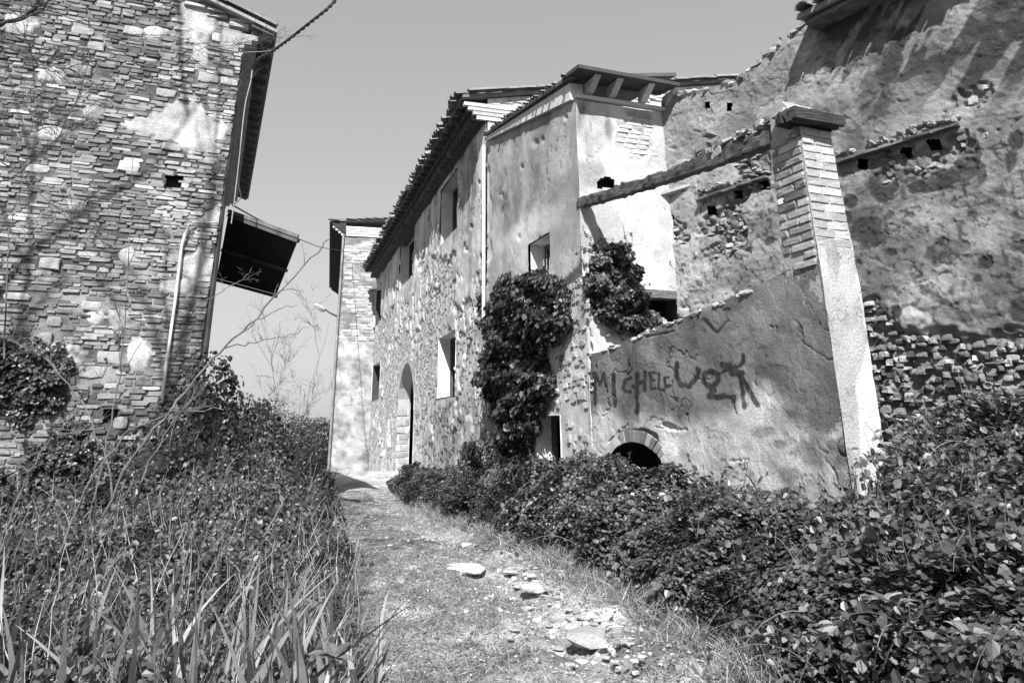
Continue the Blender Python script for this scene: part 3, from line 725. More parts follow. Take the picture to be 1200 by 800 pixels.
def bs_t(U, Z, PX, PY):
    p = bs_peel(U, Z, PX, PY)
    s_ = fbm(U * 2.2, Z * 1.0, 4, 64)
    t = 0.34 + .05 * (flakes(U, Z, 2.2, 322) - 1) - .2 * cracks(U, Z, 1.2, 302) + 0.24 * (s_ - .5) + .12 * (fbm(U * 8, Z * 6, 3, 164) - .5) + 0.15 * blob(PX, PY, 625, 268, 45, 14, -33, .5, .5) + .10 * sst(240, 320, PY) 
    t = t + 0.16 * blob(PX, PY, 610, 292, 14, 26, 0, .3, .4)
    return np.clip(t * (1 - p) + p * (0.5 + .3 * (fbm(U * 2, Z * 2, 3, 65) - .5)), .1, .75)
zBe = lambda U: zB + (PL_BS.hit(573, 165)[1] - zB) * (U / uB)
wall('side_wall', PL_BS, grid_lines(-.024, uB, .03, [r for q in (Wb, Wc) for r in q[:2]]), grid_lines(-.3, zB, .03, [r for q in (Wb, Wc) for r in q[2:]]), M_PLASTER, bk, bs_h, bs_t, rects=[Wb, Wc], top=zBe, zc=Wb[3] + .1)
window(Wb, bk, PL_BS, .3, .75); window(Wc, bk, PL_BS, .3, .75)
m_ = MB()
for i in range(5):
    x0 = 630 + i * 3; m_.tube([PL_BS.P(*PL_BS.hit(x0 + 4, 322), -.05), PL_BS.P(*PL_BS.hit(x0 - 3 + i, 285 + i * 3), -.12)], .008, .003, tone=.35)
m_.solo('dead_stalks', 'dry bare stalks standing in the small upper window of the block', 'dead plant', M_BARK)
S = courses(0.0, uB, 0.0, 4.0, (0.05, 0.11), (0.07, 0.2), jit=.4, gap=.012)
px_, py_ = proj(PL_BS.P(S[:, 0], S[:, 1])); ok = bs_peel(S[:, 0], S[:, 1], px_, py_) > .7
for r in (Wb, Wc): ok &= ~((S[:, 0] > r[0] - .14) & (S[:, 0] < r[1] + .14) & (S[:, 1] > r[2] - .1) & (S[:, 1] < r[3] + .1))
S = S[ok & (RNG.random(len(S)) > .6)]
masonry(PL_BS, S, (-.004, .012), lambda u, z, a, b: RNG.uniform(.35, .75, len(u)), M_STONE, bk, 'stone', k=8, sq=.75, jit=.25, dome=.1, nsep=150)
# front
zO = PL_BF.hit(770, 345)[1]
def bf_brick(PX, PY): return blob(PX, PY, 743, 160, 21, 30, 0, .35, .12, 3)
def bf_h(U, Z, PX, PY): return 0.02 * (1 - bf_brick(PX, PY)) + .004 * flakes(U, Z, 2.4, 323) - .012 * cracks(U, Z, 1.0, 303) + 0.010 * (fbm(U * 5, Z * 5, 4, 71) - .5)
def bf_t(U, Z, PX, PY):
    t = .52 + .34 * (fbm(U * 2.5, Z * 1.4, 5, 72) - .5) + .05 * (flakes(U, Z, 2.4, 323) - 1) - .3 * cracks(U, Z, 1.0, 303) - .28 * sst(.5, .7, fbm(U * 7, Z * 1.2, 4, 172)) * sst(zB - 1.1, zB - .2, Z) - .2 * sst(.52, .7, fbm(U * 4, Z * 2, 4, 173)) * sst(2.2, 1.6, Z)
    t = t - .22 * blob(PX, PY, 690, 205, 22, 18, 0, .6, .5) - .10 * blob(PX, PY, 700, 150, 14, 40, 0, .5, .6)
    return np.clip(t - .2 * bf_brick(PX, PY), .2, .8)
uBF = u_r
zBF = zB - 0.02
Wslot = (PL_BF.hit(799, 350)[0], PL_BF.hit(738, 350)[0], PL_BF.hit(770, 372)[1], zO)
hu, hz = PL_BF.hit(709, 214)
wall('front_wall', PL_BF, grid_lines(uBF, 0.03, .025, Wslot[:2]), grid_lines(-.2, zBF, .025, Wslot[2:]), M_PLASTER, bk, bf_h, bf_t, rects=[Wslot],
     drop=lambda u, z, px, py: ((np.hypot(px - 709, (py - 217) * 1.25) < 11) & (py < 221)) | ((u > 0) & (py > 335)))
m_ = MB(); m_.wbox(PL_BF, hu - .25, hu + .25, hz - .25, hz + .2, -.5, -.2, .03); m_.part('wall_cavity', M_DARK, bk)
m_ = MB(); m_.wbox(PL_BF, Wslot[0] - .05, Wslot[1] + .12, zO - .05, zO + .05, -.1, .035, .16, .01); m_.part('lintel', M_WOOD, bk)
reveal(PL_BF, Wslot, .4, bk, M_MORTAR, .12, name='opening_reveal')
m_ = MB(); m_.wbox(PL_BF, Wslot[0] - .1, Wslot[1] + .1, Wslot[2] - .1, Wslot[3] + .1, -.62, -.55, .03); m_.part('opening_back', M_DARK, bk)
S = courses(PL_BF.hit(764, 160)[0], PL_BF.hit(722, 160)[0], PL_BF.hit(743, 192)[1], PL_BF.hit(743, 132)[1], (.062, .072), (.15, .26), jit=.08, gap=.012)
px_, py_ = proj(PL_BF.P(S[:, 0], S[:, 1])); S = S[bf_brick(px_, py_) > .4]
masonry(PL_BF, S, (.012, .024), lambda u, z, a, b: RNG.uniform(.45, .65, len(u)), M_BRICK, bk, 'brick', nsep=80, minpx=6, jit=.08)
# roof slab, soffit, brackets (front), thin eave (side)
zr = PL_BF.hit(683, 86, .3)[1]
SL = lambda p: p
def roofpt(u, d, z): return PL_BF.P(u, z, d)
m_ = MB()
lo = [roofpt(.16, .42, zr), roofpt(uBF - .02, .42, zr - .02), roofpt(uBF - .02, -.1, zr + .08), roofpt(.16, -.1, zr + .08)]
m_.box8([*lo, *[q + np.array([0, 0, .05]) for q in lo]], .07)
roofB = m_.part('roof', M_TILE, bk, label='thin roof slab over the brackets')
m_ = MB(); zs0 = zBe(uB * 1.0)
lo = [PL_BS.P(-.1, zr + .02, .14), PL_BS.P(uB - .1, zs0 + .06, .12), PL_BS.P(uB - .1, zs0 + .5, -1.9), PL_BS.P(-.1, zr + .32, -1.5)]
m_.box8([*lo, *[q + np.array([0, 0, .05]) for q in lo]], .09); m_.part('roof', M_TILE, bk)
m_ = MB(); m_.box8([PL_BS.P(0, zB - .02, -.1), PL_BS.P(uB - .1, zs0 - .02, -.1), PL_BS.P(uB - .1, zs0 - .02, .09), PL_BS.P(0, zB - .02, .09), PL_BS.P(0, zr + .0, -.1), PL_BS.P(uB - .1, zs0 + .04, -.1), PL_BS.P(uB - .1, zs0 + .04, .09), PL_BS.P(0, zr + .0, .09)], .5)
m_.part('eave_course', M_BRICK, bk)
for i, x in enumerate((692, 718, 754, 783)):
    u = PL_BF.hit(x, 110, .1)[0]; m_ = MB()
    pr = [(0.022, zr - .16), (.12, zr - .15), (.30, zr - .03), (.34, zr - .005), (.022, zr - .0)]
    V = [PL_BF.P(uu, z, d) for uu in (u - .045, u + .045) for (d, z) in pr]
    m_.add(V, [(4, 3, 2, 1, 0), (5, 6, 7, 8, 9)] + [(i2, (i2 + 1) % 5, 5 + (i2 + 1) % 5, 5 + i2) for i2 in range(5)], .55); m_.part('bracket', M_STONE, bk)
m_ = MB(); m_.wbox(PL_BF, uBF, .03, zr - .22, zr - .17, .0, .07, .6, .01); m_.part('moulding', M_PLASTER, bk)
tile_row(roofB, [PL_BS.P(u, zr + .085 + (zs0 - zr + .03) * u / uB, .17) for u in np.arange(0, uB - .2, .13)], -PL_BS.n, .18, drop_p=.12, jit=.02, scale=.42)
shell(bk, [PL_BF.P(uBF - .1, 0, -.3)[:2], PL_BS.P(uB - .3, 0, -1.9)[:2], PL_BS.P(uB - .1, 0, -.3)[:2]], -.3, zB - .1, tone=.06)
# thin pale downpipe at the joint
m_ = MB(); m_.tube([PL_BS.P(uB - .06, z, .09) for z in np.linspace(PL_BS.hit(577, 385)[1], zs0 - .1, 8)], .03, k=8, tone=.72)
m_.solo('downpipe', 'thin pale downpipe in the corner between long facade and block', 'pipe', M_PIPE)

# ================================================================ TALL WALL on the right
tw = thing('ruined_house', 'tall roughcast ruined wall on the right with dark round patches and broken ledges', 'ruin', tuple(CORNER[:2]) + (0,))
tp = [(786, 118), (806, 110), (830, 105), (861, 97), (887, 77), (905, 62), (925, 46), (939, 32), (967, 3)]
th_ = np.array([PL_BW.hit(*p) for p in tp])[::-1]; ZT = th_[0, 1]
def bw_top(U):
    return np.interp(U, th_[:, 0], th_[:, 1]) + 0.05 * (fbm(U * 6, U * 0, 3, 80) - .5) * (U > th_[0, 0])
def bw_rub(U, Z, PX, PY):
    lim = np.interp(PX, [1000, 1020, 1060, 1100, 1150, 1200, 1300], [345, 350, 385, 375, 392, 372, 370])
    d = (PY - lim) + 70 * (fbm(U * 3, Z * 3, 4, 81) - .5)
    a = sst(-5, 12, d) * (PX > 960)
    b = sst(.54, .60, fbm(U * 2.2, Z * 2.2, 4, 82)) * sst(150, 200, PY) * sst(330, 280, PY) * (PX < 905)
    c = 0.8 * blob(PX, PY, 1140, 115, 26, 12, -30, .9, .4) + .8 * blob(PX, PY, 1090, 185, 60, 16, -18, .8, .3)
    return np.clip(np.maximum(np.maximum(a, b), c), 0, 1)
PATCH = [(1021, 273, 21, 18, 0), (1106, 296, 22, 15, -20), (1128, 290, 12, 7, -10), (1157, 308, 9, 9, 0), (1146, 327, 6, 5, 0), (998, 236, 8, 8, 0), (994, 256, 6, 8, 0), (1046, 296, 7, 5, 0), (1008, 307, 4, 3, 0),
         (1036, 218, 17, 19, 20), (1062, 205, 16, 10, 0), (1098, 214, 34, 11, -14), (1130, 200, 18, 14, -30), (1043, 255, 8, 5, -50), (1070, 253, 4, 4, 0), (1196, 362, 12, 16, 0), (1198, 290, 14, 8, 0), (904, 283, 7, 5, -30), (881, 291, 3, 3, 0),
         (1015, 372, 6, 10, 0), (1052, 366, 8, 8, 0), (1170, 392, 20, 8, 0), (1192, 165, 9, 12, 0), (1186, 190, 7, 16, 10), (1152, 205, 5, 14, 10)]
def bw_patch(PX, PY):
    p = np.zeros_like(PX)
    for i, b in enumerate(PATCH): p = np.maximum(p, blob(PX, PY, *b, rough=.28, soft=.06, seed=i + 200))
    return p
BHOLES = [(1013, 193, 6, 6), (1063, 179, 6, 6), (1096, 170, 8, 6), (896, 217, 5, 6), (866, 228, 4, 5), (836, 247, 5, 5), (857, 126, 3, 5), (831, 124, 3, 4)]
def bw_drop(u, z, px, py):
    k = np.zeros_like(u, bool)
    for (x, y, a, b) in BHOLES: k |= (abs(px - x) < a) & (abs(py - y) < b)
    return k
def bw_h(U, Z, PX, PY):
    r = bw_rub(U, Z, PX, PY); p = bw_patch(PX, PY)
    h = .022 * (1 - r) - (.018 + .03 * sst(350, 400, PY)) * r - 0.008 * p * (1 - r) + .014 * (fbm(U * 5, Z * 5, 4, 83) - .5) + .010 * (fbm(U * 30, Z * 30, 2, 183) - .5) + (0.04 + .05 * r) * (fbm(U * 14, Z * 14, 3, 84) - .5) * (.22 + r)
    h = h + .007 * sst(.60, .615, fbm(U * 3.4, Z * 3.4, 4, 85)) * (1 - r)
    h = h + .006 * flakes(U, Z, 3.2, 324) * (1 - r) - .008 * cracks(U, Z, 1.0, 304) + .06 * r * (fbm(U * 17, Z * 17, 3, 384) - .5)
    rp = sst(330, 380, PY) * (1 - sst(420, 470, PY))
    h = h + rp * .05 * (np.abs(fbm(U * 8, Z * 8, 2, 86) - .5) * 2 - .3)
    return h
def bw_t(U, Z, PX, PY):
    r = bw_rub(U, Z, PX, PY); p = bw_patch(PX, PY)
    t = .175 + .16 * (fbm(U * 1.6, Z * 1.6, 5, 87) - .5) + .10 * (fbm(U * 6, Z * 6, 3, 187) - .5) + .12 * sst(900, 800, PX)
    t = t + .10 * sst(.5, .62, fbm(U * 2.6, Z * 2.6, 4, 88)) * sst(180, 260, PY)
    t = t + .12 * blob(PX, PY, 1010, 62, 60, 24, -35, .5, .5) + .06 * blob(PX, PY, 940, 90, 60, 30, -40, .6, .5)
    streak_shade = fbm(U * 5 + Z * 4.5, (Z - U) * .9, 4, 89)
    t = t - .17 * sst(.54, .60, streak_shade) * sst(170, 60, PY) * sst(930, 980, PX)  # cast shadows painted in as dark diagonal streaks
    drip = fbm(U * 16, Z * 2.2, 3, 90)
    t = t - .17 * sst(.56, .62, drip) * blob(PX, PY, 1160, 210, 42, 55, 0, .5, .4)
    t = t * (1 - p) + p * .075
    t = t + .045 * (flakes(U, Z, 3.2, 324) - 1) - .09 * cracks(U, Z, 1.0, 304)
    spk = sst(.66, .74, fbm(U * 20, Z * 20, 2, 91)); t = t * (1 - .6 * spk * sst(180, 240, PY))
    t = t * (1 - r) + r * (.17 + .3 * (fbm(U * 11, Z * 11, 3, 92) - .5))
    return np.clip(t, .05, .7)
U0 = -6.2
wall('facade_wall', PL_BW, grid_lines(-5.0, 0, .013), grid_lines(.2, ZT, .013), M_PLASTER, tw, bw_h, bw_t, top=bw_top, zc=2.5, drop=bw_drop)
S = courses(-5.0, 0, .3, ZT, (.025, .075), (.035, .13), jit=.6, gap=.005); S[:, 1] += .10 * (fbm(S[:, 0] * 2, S[:, 1] * 2, 3, 380) - .5)
px_, py_ = proj(PL_BW.P(S[:, 0], S[:, 1])); ok = (bw_rub(S[:, 0], S[:, 1], px_, py_) > .45) & (S[:, 1] < bw_top(S[:, 0]) - .1) & ~bw_drop(S[:, 0], S[:, 1], px_, py_)
S = S[ok & (RNG.random(len(S)) > .3)]
masonry(PL_BW, S, (.0, .05), lambda u, z, px, py: np.clip(RNG.uniform(.08, .44, len(u)) - .06 * (py > 430), .05, 1), M_STONE, tw, 'stone', k=8, sq=.72, jit=.32, dome=.1, nsep=240, base_d=-.025)
# joist sockets
m_ = MB()
for (x, y, a, b) in BHOLES:
    m_ = MB(); u, z = PL_BW.hit(x, y); m_.wbox(PL_BW, u - .13, u + .13, z - .12, z + .12, -.4, -.16, .03); m_.part('joist_socket', M_DARK, tw)
# remains of the floor ledges: stones bedded on a rotten board
for (xa, ya, xb, yb, n, th) in [(982, 190, 1128, 146, 60, .11), (822, 234, 904, 206, 44, .09)]:
    ua, za = PL_BW.hit(xa, ya); ub, zb = PL_BW.hit(xb, yb); L_ = []
    for i in range(n):
        t = RNG.random(); L_.append((ua + (ub - ua) * t, za + (zb - za) * t + RNG.uniform(0.005, th), RNG.uniform(.04, .10), RNG.uniform(.03, .055)))
    masonry(PL_BW, np.array(L_), (.03, .085), lambda u, z, a, b: RNG.uniform(.2, .42, len(u)), M_STONE, tw, 'ledge_stone', k=7, sq=.5, jit=.3, dome=.5, nsep=40, base_d=.02)
    for k_ in range(5):
        t0, t1 = k_ / 5, (k_ + .96) / 5
        m_ = MB(); p = PL_BW.P(ua + (ub - ua) * t0, za + (zb - za) * t0 - .02 + RNG.normal() * .004, .06); q = PL_BW.P(ua + (ub - ua) * t1, za + (zb - za) * t1 - .02, .06)
        m_.obox(p, q, .12, .03, .14, .015); m_.part('ledge_board', M_WOOD, tw)
# shelf slab in the corner
m_ = MB()
a, b, c = PL_BF.P(*PL_BF.hit(772, 229), .0), PL_BW.P(*PL_BW.hit(822, 236), .0), (PL_BF.P(*PL_BF.hit(790, 228), .38))
m_.add([a, c, b, CORNER + [0, 0, a[2]], *[v + np.array([0, 0, .04]) for v in (a, c, b, CORNER + [0, 0, a[2]])]], [(3, 2, 1, 0), (4, 5, 6, 7), (0, 1, 5, 4), (1, 2, 6, 5), (2, 3, 7, 6), (3, 0, 4, 7)], .4)
m_.part('corner_shelf', M_STONE, tw)
# roof remnant over the top right
ue = PL_BW.hit(967, 3)[0]; uq = PL_BW.hit(941, 22, .2)[0]; zq = PL_BW.hit(941, 22, .3)[1]
m_ = MB(); c = [PL_BW.P(U0, zq, .34), PL_BW.P(uq, zq, .34), PL_BW.P(uq, zq + .5, -2), PL_BW.P(U0, zq + .5, -2)]
m_.box8([*c, *[q + np.array([0, 0, .06]) for q in c]], .2); roofT = m_.part('roof', M_TILE, tw)
tile_row(roofT, [PL_BW.P(u, zq + .06, .42) for u in np.arange(U0, uq, .19)], -PL_BW.n, .2, jit=.03)
m_ = MB(); m_.wbox(PL_BW, U0, uq - .05, zq - .06, zq - .005, 0, .26, .15); m_.part('eave_board', M_WOOD, tw)
S = np.array([(np.interp(t, [0, 1], [th_[0, 0], -.05]), 0, RNG.uniform(.08, .2), RNG.uniform(.05, .09)) for t in RNG.random(46)]); S[:, 1] = bw_top(S[:, 0]) + .0
masonry(PL_BW, S, (.02, .06), lambda u, z, a, b: RNG.uniform(.2, .5, len(u)), M_STONE, tw, 'stone', k=7, sq=.6, jit=.3, nsep=46, dome=.4)
shell(tw, [PL_BW.P(U0, 0)[:2], PL_BW.P(U0, 0, -5)[:2], PL_BW.P(0, 0, -5)[:2], PL_BW.P(-0.02, 0, -.1)[:2]], -.3, th_[-1, 1] - .15, tone=.2)
# thick, broken wall head
hu_ = np.linspace(th_[0, 0], -.03, 60); m_ = MB(); V = []
for u in hu_: V += [PL_BW.P(u, bw_top(np.array([u]))[0] - .02, .02), PL_BW.P(u, bw_top(np.array([u]))[0] + RNG.uniform(-.02, .05), -.45), PL_BW.P(u, 3.5, -.45)]
m_.add(V, [(3 * i, 3 * i + 3, 3 * i + 4, 3 * i + 1) for i in range(59)] + [(3 * i + 1, 3 * i + 4, 3 * i + 5, 3 * i + 2) for i in range(59)], .35); m_.part('wall_head', M_MORTAR, tw)

# ================================================================ GRAFFITI PARAPET
gw = thing('graffiti_wall', 'grey rendered parapet wall with MICHELE graffiti and a small brick arch at its foot', 'wall', tuple(K[:2]) + (0,))
gp = [(1003, 300), (968, 300), (945, 308), (922, 317), (900, 328), (867, 344), (828, 360), (799, 373), (773, 382), (727, 403), (686, 418), (676, 423)]
gh = np.array([PL_GW.hit(*p) for p in gp]); gh = gh[np.argsort(gh[:, 0])]
def gw_top(U): return np.interp(U, gh[:, 0], gh[:, 1]) + .022 * (fbm(U * 9, U * 0, 3, 100) - .5)
uGL = PL_GW.hit(684, 480)[0]
def q7(*p): return [(620 + x / 3.078, 260 + y / 3.078) for x, y in p]
STROKES = [(q7((235, 545), (238, 600), (242, 655)), 2.3), (q7((238, 548), (256, 588), (272, 545), (277, 592)), 1.7), (q7((308, 548), (310, 665)), 2.2), (q7((366, 562), (348, 570), (342, 600), (352, 612), (366, 612)), 1.8),
           (q7((390, 548), (392, 685)), 2.5), (q7((418, 540), (418, 608)), 2.0), (q7((392, 582), (418, 572)), 1.7), (q7((458, 545), (438, 545), (440, 602), (460, 600)), 1.7), (q7((440, 573), (456, 570)), 1.5),
           (q7((470, 545), (470, 606), (486, 606)), 1.9), (q7((508, 560), (492, 560), (494, 596), (512, 590)), 1.6), (q7((376, 592), (380, 594)), 2.0),
           (q7((536, 508), (536, 555), (552, 588), (582, 592), (606, 562), (618, 535), (610, 530)), 2.7), (q7((640, 545), (660, 535), (682, 550), (685, 575), (660, 592), (635, 578), (636, 552)), 3.0),
           (q7((650, 590), (668, 610), (655, 628), (682, 632), (700, 628)), 3.6), (q7((700, 630), (742, 630), (742, 650)), 2.6), (q7((700, 515), (725, 520), (735, 545), (770, 545)), 4.0), (q7((703, 540), (760, 520), (775, 505), (774, 480)), 2.6),
           (q7((745, 520), (762, 560), (774, 610), (782, 668)), 2.6), (q7((762, 545), (790, 590), (824, 660)), 2.9), (q7((740, 650), (755, 690)), 1.2), (q7((632, 348), (655, 375), (680, 398)), 1.6), (q7((680, 398), (705, 365), (722, 352)), 1.3), (q7((700, 318), (722, 312)), 1.5),
           (q7((242, 655), (244, 690)), .8), (q7((392, 685), (393, 720)), .7)]
def gw_peel(U, Z, PX, PY):
    p = blob(PX, PY, 757, 512, 17, 9, 8, .3, .05, 9)
    p = np.maximum(p, blob(PX, PY, 738, 514, 7, 10, 0, .4, .1, 10))
    p = np.maximum(p, blob(PX, PY, 785, 499, 8, 3, 10, .5, .1, 11))
    e = sst(8, 3, PX - 684 + 10 * (fbm(Z * 5, Z * 0, 3, 12) - .5))
    return np.maximum(p, e)
def gw_paint(PX, PY):
    g = np.zeros_like(PX)
    wob = 2.2 * (fbm(PX / 5, PY / 5, 2, 101) - .5)
    for pts, wd in STROKES: g = np.maximum(g, 1 - sst(wd * .7, wd * 1.3, seg_dist(PX, PY, pts) + wob))
    return g * (.78 + .22 * sst(.3, .5, fbm(PX / 3, PY / 9, 3, 102)))
ar = [PL_GW.hit(x, y) for x, y in ((715, 548), (778, 548), (746, 521))]
auc = (ar[0][0] + ar[1][0]) / 2; arx = abs(ar[0][0] - ar[1][0]) / 2; arz = ar[2][1] - ar[0][1]; az0 = (ar[0][1] + ar[1][1]) / 2
def gw_drop(u, z, px, py): return ((((u - auc) / arx) ** 2 + (np.maximum(z - az0, 0) / arz) ** 2) < 1) & (z > az0 - .9)
def gw_h(U, Z, PX, PY):
    p = gw_peel(U, Z, PX, PY)
    h = -.03 * p + .016 * (fbm(U * 4, Z * 4, 4, 103) - .5) + .004 * (fbm(U * 22, Z * 22, 3, 104) - .5)
    h = h - .010 * sst(2.0, .6, seg_dist(PX, PY, [(885, 438), (883, 446), (886, 452)]))
    h = h + .004 * flakes(U, Z, 3.0, 325) - .010 * cracks(U, Z, 1.3, 305, .007)
    for pts in ([(770, 500), (785, 503), (806, 503)], [(712, 520), (728, 503), (736, 498)], [(858, 540), (880, 538)], [(757, 395), (790, 388)], [(868, 545), (859, 565)]):
        h = h - .014 * sst(1.4, .4, seg_dist(PX, PY, pts) + 3 * (fbm(PX / 4, PY / 4, 2, 7) - .5))
    return h
def gw_t(U, Z, PX, PY):
    n = fbm(U * 2.2, Z * 2.2, 5, 106); m = fbm(U * 7, Z * 7, 4, 107)
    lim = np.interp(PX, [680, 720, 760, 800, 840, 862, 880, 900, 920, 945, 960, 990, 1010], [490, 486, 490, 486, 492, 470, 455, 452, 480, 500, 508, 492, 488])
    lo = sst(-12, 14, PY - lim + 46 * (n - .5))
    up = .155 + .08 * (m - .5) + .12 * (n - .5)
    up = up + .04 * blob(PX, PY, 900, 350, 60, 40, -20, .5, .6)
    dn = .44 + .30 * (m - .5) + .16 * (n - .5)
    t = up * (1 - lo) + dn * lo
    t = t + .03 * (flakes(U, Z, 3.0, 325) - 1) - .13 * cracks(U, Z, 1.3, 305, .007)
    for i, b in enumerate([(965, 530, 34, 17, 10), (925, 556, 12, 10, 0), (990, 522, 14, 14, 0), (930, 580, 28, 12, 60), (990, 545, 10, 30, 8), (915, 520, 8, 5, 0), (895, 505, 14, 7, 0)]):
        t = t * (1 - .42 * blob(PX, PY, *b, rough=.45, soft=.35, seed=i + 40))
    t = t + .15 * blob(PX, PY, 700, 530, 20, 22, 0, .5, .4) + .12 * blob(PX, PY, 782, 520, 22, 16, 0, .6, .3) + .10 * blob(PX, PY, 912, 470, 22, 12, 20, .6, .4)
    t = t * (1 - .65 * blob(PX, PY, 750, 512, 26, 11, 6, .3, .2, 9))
    t = t * (1 - .86 * gw_paint(PX, PY))
    return np.clip(t, .03, .7)
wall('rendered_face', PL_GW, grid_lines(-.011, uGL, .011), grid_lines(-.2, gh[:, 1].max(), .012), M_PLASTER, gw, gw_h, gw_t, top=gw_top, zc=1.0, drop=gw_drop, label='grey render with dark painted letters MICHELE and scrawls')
# back, head and end of the parapet
us = np.linspace(0.02, uGL, 90); V = []
tpv = gw_top(us)
for u, z in zip(us, tpv): V += [PL_GW.P(u, z - .003, 0), PL_GW.P(u, z + RNG.uniform(-.012, .02), -.1), PL_GW.P(u, z - .01, -.24), PL_GW.P(u, az0 + arz + .08 if abs(u - auc) < arx + .05 else -.2, -.24)]
m_ = MB(); m_.add(V, [(4 * i + j, 4 * i + 4 + j, 4 * i + 5 + j, 4 * i + 1 + j) for i in range(89) for j in range(3)] + [(0, 1, 2, 3)], .42); m_.part('wall_head', M_MORTAR, gw)
S = np.array([(u, 0, RNG.uniform(.08, .2), RNG.uniform(.03, .06)) for u in RNG.uniform(.7, uGL - .1, 34)]); S[:, 1] = gw_top(S[:, 0]) - .012
masonry(PL_GW, S, (.008, .03), lambda u, z, a, b: RNG.uniform(.35, .6, len(u)), M_STONE, gw, 'coping_stone', k=7, sq=.7, jit=.3, nsep=34, dome=.2, minpx=4, base_d=-.01)
# arch bricks (voussoirs), each one a part
for i in range(9):
    t0 = math.pi * (.36 + .72 * i / 13); t1 = math.pi * (.36 + .72 * (i + .86) / 13)
    def ap(t, r): return (auc + (arx + r) * math.cos(t), az0 + (arz + r * .9) * math.sin(t))
    q = [ap(t0, .0), ap(t1, .0), ap(t1, .13), ap(t0, .13)]
    m_ = MB(); c = [PL_GW.P(u, z, d) for d in (-.16, RNG.uniform(.006, .022)) for (u, z) in q]; m_.box8(np.array(c) + RNG.normal(0, .002, (8, 3)), RNG.uniform(.18, .42)); m_.part('arch_brick', M_BRICK, gw)
m_ = MB()
pts = [(auc + arx * math.cos(t), az0 + arz * math.sin(t)) for t in np.linspace(0, math.pi, 15)]
V = []; 
for (u, z) in [(auc + arx, -.2)] + pts + [(auc - arx, -.2)]: V += [PL_GW.P(u, z, 0), PL_GW.P(u, z, -.6)]
m_.add(V, [(2 * i, 2 * i + 2, 2 * i + 3, 2 * i + 1) for i in range(16)], .25)
m_.wbox(PL_GW, auc - arx - .1, auc + arx + .1, -.2, az0 + arz + .1, -.68, -.6, .03); m_.part('arch_lining', M_DARK, gw)

# ================================================================ PILLAR
pi_ = thing('brick_pillar', 'free standing brick pillar with bright whitewashed front and bare brick side, timber on top', 'pillar', tuple(K[:2]) + (0,))
zP = PL_PF.hit(943, 149)[1]; z_b0 = PL_GW.hit(960, 305)[1]
ka = [PL_PF.hit(*p) for p in ((971, 147), (1005, 327), (1037, 540))]; ka.sort(key=lambda q: q[1])
def pw(z): return np.interp(z, [q[1] for q in ka], [q[0] for q in ka])         # negative u of the right edge
zz = grid_lines(-.2, zP, .012); tt = np.linspace(0, 1, 26)
Tt, Zz = np.meshgrid(tt, zz); Ee = pw(Zz) + .012 * (fbm(Zz * 9, Zz * 0, 3, 111) - .5) * (Tt > .9); Uu = Tt * Ee
PXp, PYp = proj(PL_PF.P(Uu, Zz)); brk = sst(290, 275, PYp + 10 * (fbm(Uu * 20, Zz * 4, 2, 3) - .5))
hh = .010 * (1 - brk) + .010 * (fbm(Uu * 8, Zz * 8, 4, 112) - .5)
bd = PXp - np.interp(PYp, [327, 400, 440, 470, 560], [1003, 1016, 1004, 1002, 1008]) + 9 * (fbm(Uu * 12, Zz * 7, 3, 113) - .5)
tone_p = .40 + .2 * (fbm(Uu * 5, Zz * 3, 4, 114) - .5) + .20 * sst(-1, 1.5, bd) - .14 * cracks(Uu, Zz, 2, 360) - .16 * sst(.55, .7, fbm(Uu * 9, Zz * 2, 4, 361)) + .08 * sst(380, 300, PYp); tone_p = tone_p * (1 - .12 * brk)
Vp = PL_PF.P(Uu, Zz, hh); n_, k_ = len(zz), len(tt); I = np.arange(n_ * k_).reshape(n_, k_)
part('front_face', Vp.reshape(-1, 3), np.stack([I[:-1, :-1].ravel(), I[:-1, 1:].ravel(), I[1:, 1:].ravel(), I[1:, :-1].ravel()], 1), M_PLASTER, pi_, tone_p.ravel(), smooth=True, label='bright whitewashed front face')
zb_ = PL_PF.hit(960, 288)[1]
S = []
z = zb_; r_ = 0
while z < zP - .03:
    e = -pw(z); ws = [.58, .42] if r_ % 2 else [.4, .6]; u = 0
    for f in ws: S.append((-(u + e * f / 2), z + .033, e * f - .008, .058)); u += e * f
    z += .068; r_ += 1
masonry(PL_PF, np.array(S), (.006, .013), lambda u, z, a, b: np.where(RNG.random(len(u)) < .12, .5, RNG.uniform(.42, .66, len(u))), M_BRICK, pi_, 'brick', nsep=60, jit=.05, dome=.05, sq=.96)
uPi = PL_GW.hit(904, 168)[0]; uPb = PL_GW.hit(918, 300)[0]
m_ = MB()
core = []
for z in (z_b0 - .3, zP): 
    e = float(pw(z)); uu = uPb if z < zP else uPi
    a, b = PL_PF.P(-.002, z, -.012), PL_PF.P(e + .01, z, -.012); sh = PL_GW.e * uu
    core += [a, b, b + sh, a + sh]
m_.box8(core, .33); m_.part('pillar_core', M_MORTAR, pi_)
e0 = float(pw(0.0)); e1 = float(pw(z_b0 - .3))
m_ = MB(); a0, b0, a1, b1 = PL_PF.P(-.01, -.2, -.02), PL_PF.P(e0, -.2, -.005), PL_PF.P(-.01, z_b0 - .3, -.02), PL_PF.P(e1, z_b0 - .3, -.005); sh = PL_GW.e * .35
m_.box8([a0, b0, b0 + sh, a0 + sh, a1, b1, b1 + sh, a1 + sh], .5); m_.part('pillar_base', M_MORTAR, pi_)
S = []; z = PL_GW.hit(960, 322)[1]; r_ = 0
